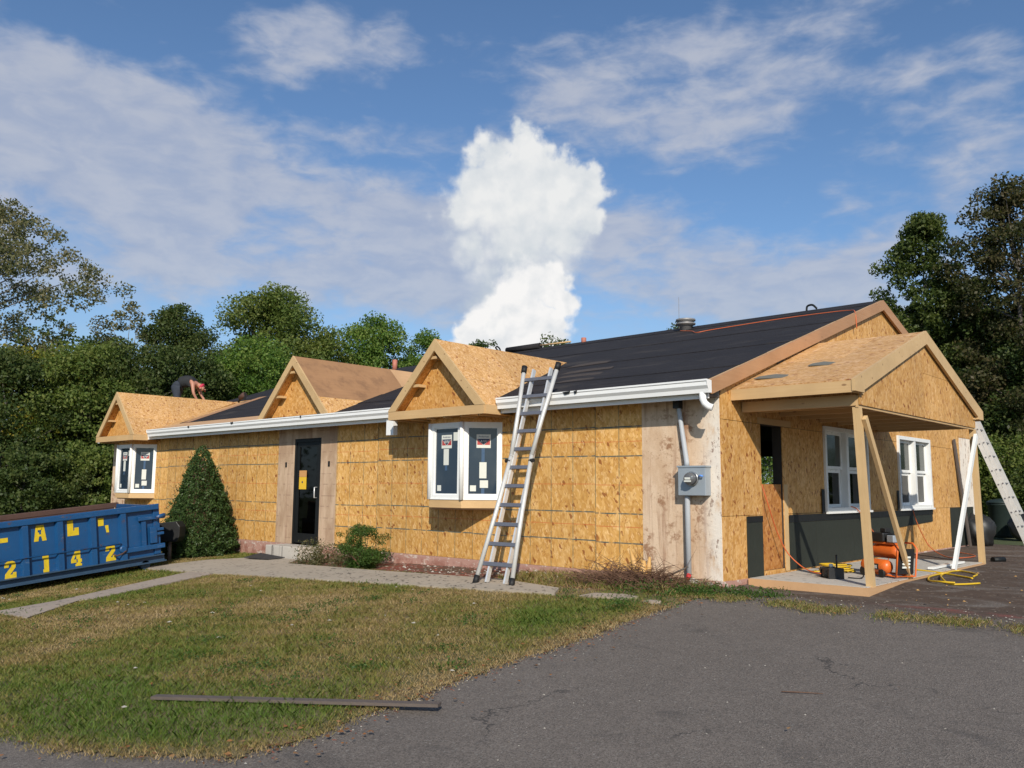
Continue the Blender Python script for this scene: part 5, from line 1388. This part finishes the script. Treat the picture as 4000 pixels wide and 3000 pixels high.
st = thing('tree_stump', (-.98, -.42, gz(-.98, -.42)), 'splintered yellow stump of a cut shrub in the brush heap', 'stump')
mb = MB()
for (x, y, h, lx, rad) in ((0, 0, .36, -.13, .035), (.07, -.02, .26, .02, .045), (.13, .02, .30, .02, .03), (.04, .04, .22, -.03, .04)):
    mb.tube([(x, y, -.05), (x + lx * .5, y + .01, h * .7), (x + lx, y + .02, h * 1.15)], [rad * 1.5, rad * 1.2, rad * .45], 6)
mb.build('splinter', M['split_wood'], st)
MB().tube([(.22, .1, .05), (.6, .22, .24)], [.016, .010], 6).build('branch', M['bark'], st)
# tan board lying on the lawn
pl = MB().beam((-.80, -6.76, gz(-.8, -6.76) + .045), (1.06, -5.72, gz(1.06, -5.72) + .05), .075, .02).build('plank', M['old_wood']); tag(pl, 'long weathered grey plank lying on the grass in the foreground', 'plank')
for i, (x, y, a, b, lab) in enumerate([(-.62, -1.52, .34, .11, 'pale broken concrete slab sunk in the soil before the brush heap'), (.02, -1.62, .09, .05, 'small white rubble lump at the lawn corner')]):
    z = gz(x, y); mb = MB().prism(F((x, y, z), (.9, .2, .02), (-.2, .9, .06), (0, 0, 1)), [(-a, -b), (a * .6, -b * 1.2), (a, b * .2), (a * .3, b), (-a * .7, b * .8)], -.03, .035)
    tag(mb.build('broken_slab', M['walk2']), lab, 'rubble')
# twig on the asphalt
o = MB().tube([(2.62, -4.02, gz(2.6, -4) + .008), (2.72, -3.98, gz(2.7, -4) + .014), (2.86, -3.90, gz(2.85, -3.9) + .008)], [.004, .004, .002], 5).build('twig', M['twig']); tag(o, 'short brown twig on the asphalt at right', 'twig')
# door mat / felt sheet by the step
mb = MB(); zz = gz(-9.3, -.8) + .05
mb.v = [(-9.7, -.92, zz), (-8.95, -.86, zz + .01), (-8.85, -.56, zz + .03), (-9.65, -.6, zz + .07), (-9.7, -.92, zz + .012), (-8.95, -.86, zz + .022), (-8.85, -.56, zz + .042), (-9.65, -.6, zz + .082)]
for q in ((0, 3, 2, 1), (4, 5, 6, 7), (0, 1, 5, 4), (1, 2, 6, 5), (2, 3, 7, 6), (3, 0, 4, 7)): mb.face(q)
o = mb.build('door_mat', M['mat_black']); tag(o, 'crumpled black mat lying below the door step', 'mat')
# buckets just inside the glass door
def bucket(x, y, mat, lab):
    t = thing('bucket', (x, y, -.058), lab, 'bucket', 'buckets behind the glass door')
    MB().lathe((0, 0, 0), (0, 0, 1), [(0, .125), (.02, .13), (.33, .148), (.34, .155), (.365, .155)], 20).build('pail', mat, t)
    MB().lathe((0, 0, .366), (0, 0, 1), [(0, .157), (.02, .157), (.025, .14)], 20).build('lid', M['bucket_white'], t)
bucket(-9.25, .32, M['bucket_white'], 'plain pale bucket behind the door glass, the left one'); bucket(-8.93, .30, M['bucket_red'], 'bucket with red print behind the door glass, the right one')

# ------------------------------------------------------------------ compressor, hoses, reel on the porch
cp = thing('air_compressor', (1.17, 2.18, -.012), 'orange twin-tank air compressor behind the near porch post', 'air compressor', rz=R(-30)); cp.scale = (.84, .92, .95)
def tank(z, y):
    prof = [(-.30, .02), (-.285, .06), (-.25, .088), (-.2, .097), (.2, .097), (.25, .088), (.285, .06), (.30, .02)]
    return MB().lathe((0, y, z), (1, 0, 0), prof, 24)
tank(.145, -.13).build('tank', M['orange'], cp); tank(.34, .06).build('tank', M['orange'], cp)
MB().box((-.12, -.232, .105), (.16, -.225, .185)).build('label_plate', M['black_plastic'], cp)
mb = MB().box((.03, -.2355, .12), (.13, -.2325, .165)); mb.build('label_print', M['grey_tape'], cp)
MB().box((-.26, -.02, .44), (.24, .16, .47)).build('deck_plate', M['orange'], cp, bevel=.006)
MB().box((-.22, -.05, .472), (.06, .14, .60)).build('motor', M['black_plastic'], cp, bevel=.02)
MB().lathe((.08, .05, .53), (1, 0, 0), [(0, .06), (.08, .065), (.12, .05)], 16).build('pump', M['black_metal'], cp)
MB().box((-.06, .0, .602), (.06, .10, .66)).build('air_filter', M['black_rubber'], cp, bevel=.01)
MB().box((.12, -.03, .472), (.26, .12, .57)).build('pump_head', M['grey_metal'], cp, bevel=.01)
MB().box((.33, -.02, .06), (.42, .18, .30)).build('battery_box', M['black_plastic'], cp, bevel=.02)
mb = MB(); mb.v = [(.41, -.14, .06), (.46, -.14, .40), (.46, .16, .40), (.41, .16, .06), (.42, -.14, .06), (.47, -.14, .40), (.47, .16, .40), (.42, .16, .06)]
for q in ((0, 3, 2, 1), (4, 5, 6, 7), (0, 1, 5, 4), (1, 2, 6, 5), (2, 3, 7, 6), (3, 0, 4, 7)): mb.face(q)
mb.build('control_panel', M['black_plastic'], cp)
for i in range(4): MB().box((.447 + i * .0075, -.05, .14 + i * .045), (.458 + i * .0075, .08, .165 + i * .045)).build('panel_print', M['paper'], cp)
MB().tube([(.26, -.15, .47), (.42, -.15, .47), (.50, -.15, .40), (.44, -.15, .03), (.44, .18, .03), (.50, .18, .40), (.42, .18, .47), (.26, .18, .47)], .014, 8).build('roll_bar', M['orange'], cp)
MB().tube([(-.28, -.12, .04), (.44, -.12, .03)], .014, 8).build('frame_tube', M['orange'], cp); MB().tube([(-.28, .14, .04), (.44, .14, .03)], .014, 8).build('frame_tube', M['orange'], cp)
for x, y in ((.2, -.20), (.2, .2), (-.22, -.20), (-.22, .18)): MB().lathe((x, y - .02, .062), (0, 1, 0), [(0, .055), (.005, .062), (.035, .062), (.04, .055)], 18).build('wheel', M['black_rubber'], cp)
def spline(pts, k=8):
    P = [Vector(p) for p in pts]; P = [P[0]] + P + [P[-1]]; out = []
    for i in range(1, len(P) - 2):
        for j in range(k):
            t_ = j / k; a, b, c, d = P[i - 1], P[i], P[i + 1], P[i + 2]
            out.append(.5 * ((2 * b) + (-a + c) * t_ + (2 * a - 5 * b + 4 * c - d) * t_ * t_ + (-a + 3 * b - 3 * c + d) * t_ ** 3))
    out.append(P[-2]); return out
def hose(name, pts, r_, mat, lab, k=8):
    o = MB().tube(spline(pts, k), r_, 7).build(name, mat); tag(o, lab, 'hose'); return o
H0 = -.022
hose('air_hose', [(1.2, 3.33, .0), (1.50, 3.26, -.01), (1.69, 3.20, H0), (2.06, 2.85, H0)], .012, M['yellow_hose'], 'straight yellow hose crossing from the slab onto the dirt')
hose('air_hose', [(2.0, 3.15, H0), (1.95, 3.5, H0), (1.75, 3.78, H0), (1.60, 3.85, H0), (1.585, 3.5, H0), (1.64, 3.0, H0), (1.80, 2.44, H0 + .02), (2.03, 1.92, H0), (2.17, 1.95, H0), (2.30, 2.24, H0)], .012, M['yellow_hose'], 'larger yellow hose loop uncoiled on the dirt right of the porch')
hose('air_hose', [(2.12, 1.86, H0 + .02), (1.95, 1.86, H0 + .02), (1.75, 2.11, H0), (1.60, 2.61, H0), (1.575, 3.05, H0), (1.66, 3.15, H0 + .02)], .012, M['yellow_hose'], 'smaller yellow hose loop close to the slab edge')
pts = []
for i in range(34):
    a = i * .75; rr_ = .20 + .03 * math.sin(i * 1.7)
    pts.append((.50 + math.cos(a) * rr_ * 1.0, 2.25 + math.sin(a) * rr_, .0 + .0028 * i + .008))
hose('air_hose', [(.25, 1.95, .0)] + pts, .010, M['yellow_hose'], 'coiled yellow hose lying left of the compressor', 4)
hose('extension_cord', [(-.02, 1.12, 1.19), (.05, 1.16, .90), (.07, 1.36, .54), (.14, 1.50, .27), (.32, 1.52, .10), (.52, 1.42, .045), (.66, 1.33, .04)], .008, M['orange_hose'], 'orange hose running from the blocked doorway to the black reel')
hose('extension_cord', [(-.02, 4.02, .86), (.07, 4.20, .83), (.10, 4.50, .62), (.2, 4.8, .30), (.4, 4.6, .05), (.7, 3.4, .0)], .008, M['orange_hose'], 'orange hose hanging out of the nearer gable window')
hose('extension_cord', [(.06, 6.95, .78), (.09, 7.1, .5), (.2, 7.3, .12), (.5, 7.0, H0), (.9, 6.4, H0), (1.0, 7.2, H0), (.5, 8.0, H0)], .008, M['orange_hose'], 'orange hose hanging from the rear gable window onto the dirt')
hose('extension_cord', [tuple(rp(-3.78, 5.30) + Vector((0, 0, .03))), tuple(rp(-3.3, 4.95) + Vector((0, 0, .03))), tuple(rp(-3.0, 4.62) + Vector((0, 0, .03))), tuple(rp(-2.7, 4.75) + Vector((0, 0, .03))), tuple(rp(-1.5, 5.0) + Vector((0, 0, .03))), tuple(rp(-.6, 4.98) + Vector((0, 0, .03))), tuple(rp(-.15, 4.85) + Vector((0, 0, .03))), (.055, 4.55, rz(4.55) + .02), (.09, 4.5, rz(4.5) - .25)], .008, M['orange_hose'], 'orange hose lying along the black roof near the ridge')
rl = thing('hose_reel', (.78, 1.40, -.012), 'low round black reel with upright handle on the porch slab', 'hose reel', rz=R(-45))
MB().lathe((0, 0, .02), (0, 0, 1), [(0, .115), (.11, .115)], 26).build('drum', M['black_plastic'], rl)
for x in (-.13, .13): MB().box((x - .02, -.10, .0), (x + .02, .10, .135)).build('side_plate', M['black_plastic'], rl, bevel=.006)
MB().tube([(.04, .05, .13), (.04, .05, .30)], .012, 8).build('handle', M['black_plastic'], rl)
MB().lathe((-.02, .0, .13), (0, 0, 1), [(0, .022), (.03, .028), (.05, .02)], 12).build('plug', M['paper'], rl)
o = MB().tube(spline([(.95, 1.5, .0), (1.1, 1.55, .0), (1.1, 1.7, .06), (1.2, 1.75, .05), (1.25, 1.5, .0)]), .008, 6).build('power_cable', M['black_rubber']); tag(o, 'short black cable lying on the slab beside the reel', 'cable')
o = MB().box((1.30, 3.55, .0), (1.38, 5.1, .03)).build('white_trim_board', M['white_vinyl']); o.rotation_euler = (0, 0, 0); tag(o, 'white painted board lying on the slab at the foot of the white brace', 'board')
# bins and rubbish bags beyond the gable end
bn = thing('rubbish_bin', (-.28, 14.9, gz(-.28, 14.9)), 'dark green rubbish bin on the grass beyond the extension ladder', 'rubbish bin')
MB().lathe((0, 0, 0), (0, 0, 1), [(0, .26), (.06, .27), (.80, .33), (.82, .35), (.86, .35)], 22).build('body', M['bin_green'], bn)
MB().lathe((0, 0, .862), (0, 0, 1), [(0, .36), (.03, .36), (.09, .26), (.12, .06)], 22).build('lid', M['bin_green'], bn)
def bag(x, y, s_, lab):
    bm = bmesh.new(); bmesh.ops.create_icosphere(bm, subdivisions=3, radius=1)
    for v_ in bm.verts:
        c = v_.co; k_ = 1 + .10 * math.sin(c.x * 7 + c.z * 5) + .08 * math.sin(c.y * 11 + c.z * 9) + random.uniform(-.03, .03); v_.co = Vector((c.x * k_, c.y * k_, max(c.z, -.75) * k_ * (1.15 if c.z > 0 else 1)))
        if c.z > 1.0: v_.co.x *= .5; v_.co.y *= .5
    me = bpy.data.meshes.new('rubbish_bag'); bm.to_mesh(me); bm.free(); me.materials.append(M['black_plastic'])
    for p_ in me.polygons: p_.use_smooth = True
    o = link_mesh('rubbish_bag', me); o.scale = (s_, s_, s_); o.location = (x, y, gz(x, y) + s_ * .74); tag(o, lab, 'rubbish bag', 'black rubbish bags at the rear corner')
bag(.10, 10.9, .36, 'black rubbish bag against the gable wall behind the white brace'); bag(.35, 14.2, .36, 'black rubbish bag in front of the green bin, behind the ladder foot'); bag(-.6, 13.6, .28, 'smaller black bag left of the green bin')
o = MB().tube([(1.50, 6.25, -.01), (1.62, 6.45, -.01)], .05, 10).build('paint_tin', M['black_metal']); tag(o, 'small black tin on its side by the far porch post', 'tin')
# roof bits: scraps, bracket, saw, felt roll, nail gun
for y, x, s_, lab in ((.80, .35, .24, 'larger grey shingle scrap low on the porch roof'), (1.35, .78, .17, 'smaller grey shingle scrap higher on the porch roof')):
    zz = 3.36 - PS * (PC - y); fr = F((x, y, zz + .006), (1, .2, 0), (0, 1, PS), (0, -PS, 1)); fr = (fr[0], fr[1], fr[1].cross(Vector((0, -PS, 1))) * -1, fr[3])
    o = MB().prism(fr, [(-s_, -.08), (s_ * .6, -.12), (s_, .02), (.0, .12), (-s_ * .8, .04)], 0, .008).build('shingle_scrap', M['shingle']); tag(o, lab, 'shingle scrap', 'shingle scraps on the porch roof')
o = MB().prism(F((.004, 1.75, 2.92), (0, 1, .35), (0, -.35, 1), (1, 0, 0)), [(-.10, -.03), (.12, -.05), (.10, .03), (-.12, .04)], .002, .012).build('flashing_scrap', M['bin_green']); tag(o, 'dark green flashing scrap standing where the porch roof meets the gable', 'flashing')
p = rp(-1.35, 5.88)
o = MB().tube(spline([tuple(p + Vector((0, 0, .01))), tuple(p + Vector((.02, 0, .10))), tuple(p + Vector((.12, 0, .11))), tuple(p + Vector((.20, 0, .03)))]), .02, 8).build('roof_bracket', M['black_metal']); tag(o, 'curved black bracket on the ridge near the gable end', 'bracket')
fr_ = thing('felt_roll', tuple(rp(-8.5, 5.75)), 'roll of black roofing felt lying along the ridge', 'felt roll')
MB().tube([(-.55, 0, .08), (.55, .0, .08)], .075, 14).build('roll', M['felt'], fr_); MB().tube([(.55, 0, .09), (1.45, .05, .09)], .02, 6).build('batten', M['lumber_x'], fr_)
sw = thing('utility_knife_hook', tuple(rp(-9.2, 5.7)), 'black curved tool standing on the ridge at the left end of the felt roll', 'roofing tool')
MB().tube(spline([(0, 0, -.05), (-.05, 0, .14), (-.14, 0, .22), (-.20, 0, .20), (-.12, 0, .12), (-.05, 0, .1)]), .02, 7).build('hook', M['black_metal'], sw)
sw.name = 'roofing_tool'
ng = thing('nail_gun', tuple(rp(-16.2, 2.62) + Vector((0, 0, .05))), 'dark brown nailer resting where the far dormer ridge meets the roof', 'nail gun')
MB().lathe((-.15, 0, .10), (1, 0, .3), [(0, .07), (.2, .085), (.26, .06)], 14).build('body', M['rust'], ng); MB().box((.05, -.03, .02), (.12, .03, .22)).build('handle', M['black_plastic'], ng); MB().tube([(-.14, 0, .08), (-.24, 0, -.02)], .03, 8).build('nose', M['black_metal'], ng)

# ------------------------------------------------------------------ roofer bending over behind the far dormer
M['skin'] = plain('skin', (.42, .19, .12), .5, var=.08, scale=12)
M['shirt'] = plain('shirt', (.018, .019, .021), .8, var=.2, scale=10)
M['jeans'] = plain('jeans', (.026, .032, .045), .8, var=.25, scale=14)
M['bandana'] = plain('bandana', (.52, .035, .075), .7, var=.15, scale=20)
M['hair'] = plain('hair', (.015, .010, .008), .7)
M['boot'] = plain('boot', (.06, .04, .028), .7)
def skin_mesh(name, verts, edges, radii, mat, parent, root=0, sub=2):
    me = bpy.data.meshes.new(name); me.from_pydata(verts, edges, []); me.update(); o = link_mesh(name, me, parent)
    s_ = o.modifiers.new('skin', 'SKIN'); s_.use_smooth_shade = True
    o.modifiers.new('sub', 'SUBSURF').levels = sub; o.modifiers[-1].render_levels = sub
    for i, q in enumerate(radii):
        d = me.skin_vertices[0].data[i]; d.radius = (q, q) if not hasattr(q, '__len__') else q; d.use_root = (i == root)
    me.materials.append(mat)
    return o
# person local frame: +x is the way he faces, y across, z up
ft = rp(-17.70, 1.42); person = thing('person', tuple(ft), 'person in dark sleeveless shirt and red bandana bending over behind the far dormer', 'person', rz=math.atan2(.66, .72))
J = {'pel': (.02, 0, .86), 'sp1': (.17, 0, .99), 'sp2': (.36, 0, 1.02), 'ch': (.50, 0, .96), 'nk': (.60, 0, .90), 'hd0': (.665, -.01, .865), 'hd1': (.72, -.02, .80)}
verts = []; edges = []; rad = []
def addv(p, r_, to=None):
    verts.append(p); rad.append(r_)
    if to is not None: edges.append((to, len(verts) - 1))
    return len(verts) - 1
pel = addv(J['pel'], .085); s1 = addv(J['sp1'], .12, pel); s2 = addv(J['sp2'], .15, s1); ch = addv(J['ch'], .13, s2); nk = addv(J['nk'], .058, ch); h0 = addv(J['hd0'], .085, nk); h1 = addv(J['hd1'], .082, h0); h2 = addv((.755, -.02, .735), .06, h1)
legs = {}
for sg, fx in ((-1, .02), (1, -.12)):
    hip = addv((.0, sg * .10, .82), .075, pel); kn = addv((.07 + fx, sg * .14, .46), .062, hip); an = addv((-.02 + fx, sg * .15, .09), .045, kn); toe = addv((.13 + fx, sg * .16, .035), .035, an); legs[sg] = (verts[hip], verts[kn], verts[an], verts[toe])
hands = {}
for sg, dx_ in ((-1, 0.0), (1, .10)):
    sh_ = addv((.50, sg * .17, .90), .062, ch); elb = addv((.555 + dx_ * .6, sg * .22, .64), .043, sh_); wr = addv((.66 + dx_, sg * .16, .43), .030, elb); pm = addv((.70 + dx_, sg * .15, .36), .036, wr); hands[sg] = pm
    for k_, (oy, ln) in enumerate(((-.028, .075), (-.01, .085), (.01, .08), (.028, .065))):
        f0 = addv((.715 + dx_, sg * .15 + oy, .315), .011, pm); f1_ = addv((.74 + dx_, sg * .15 + oy * 1.2, .315 - ln * .5), .010, f0); addv((.735 + dx_, sg * .15 + oy * 1.2, .315 - ln), .008, f1_)
    t0 = addv((.69 + dx_, sg * .15 - sg * .045, .35), .012, pm); addv((.73 + dx_, sg * .15 - sg * .07, .31), .010, t0)
skin_mesh('body', verts, edges, rad, M['skin'], person)
# face: nose, eyes, mouth, ears
hx = Vector((.775, -.02, .80))
MB().tube([(.775, -.02, .775), (.815, -.02, .755)], [.012, .018], 8).build('nose', M['skin'], person)
for sg in (-1, 1):
    MB().lathe((.785, -.02 + sg * .032, .80), (1, 0, -.2), [(0, .013), (.008, .011), (.011, .004)], 10).build('eye', M['hair'], person)
    MB().lathe((.70, -.02 + sg * .085, .80), (0, sg, 0), [(0, .026), (.012, .03), (.02, .018)], 10).build('ear', M['skin'], person)
MB().tube([(.80, -.045, .715), (.805, -.02, .713), (.80, .005, .715)], .007, 6).build('mouth', M['red_paint'], person)
skin_mesh('bandana', [(.665, -.015, .885), (.715, -.02, .845), (.75, -.02, .825)], [(0, 1), (1, 2)], [.10, .105, .07], M['bandana'], person)
MB().tube([(.60, -.02, .93), (.54, -.05, .90), (.50, -.06, .84)], [.03, .02, .01], 6).build('bandana_tail', M['bandana'], person)
skin_mesh('hair', [(.62, -.01, .84), (.66, -.015, .80)], [(0, 1)], [.07, .06], M['hair'], person)
skin_mesh('shirt', [(.05, 0, .92), J['sp1'], J['sp2'], (.50, 0, .955), (.565, 0, .915), (.49, -.15, .91), (.49, .15, .91)], [(0, 1), (1, 2), (2, 3), (3, 4), (3, 5), (3, 6)], [.165, .185, .195, .165, .085, .085, .085], M['shirt'], person)
jv = [(.14, 0, .95), (.0, 0, .87)]; je = [(0, 1)]; jr = [.165, .185]
for sg in (-1, 1):
    h_, k_, a_, t_ = legs[sg]; b0 = len(jv); jv += [h_, k_, (a_[0], a_[1], .13)]; jr += [.135, .092, .08]; je += [(1, b0), (b0, b0 + 1), (b0 + 1, b0 + 2)]
skin_mesh('jeans', jv, je, jr, M['jeans'], person)
for sg in (-1, 1):
    h_, k_, a_, t_ = legs[sg]; skin_mesh('boot', [(a_[0], a_[1], .12), (a_[0], a_[1], .05), (t_[0], t_[1], .045)], [(0, 1), (1, 2)], [.058, .055, .045], M['boot'], person)
bm.free() if bm.is_valid else None
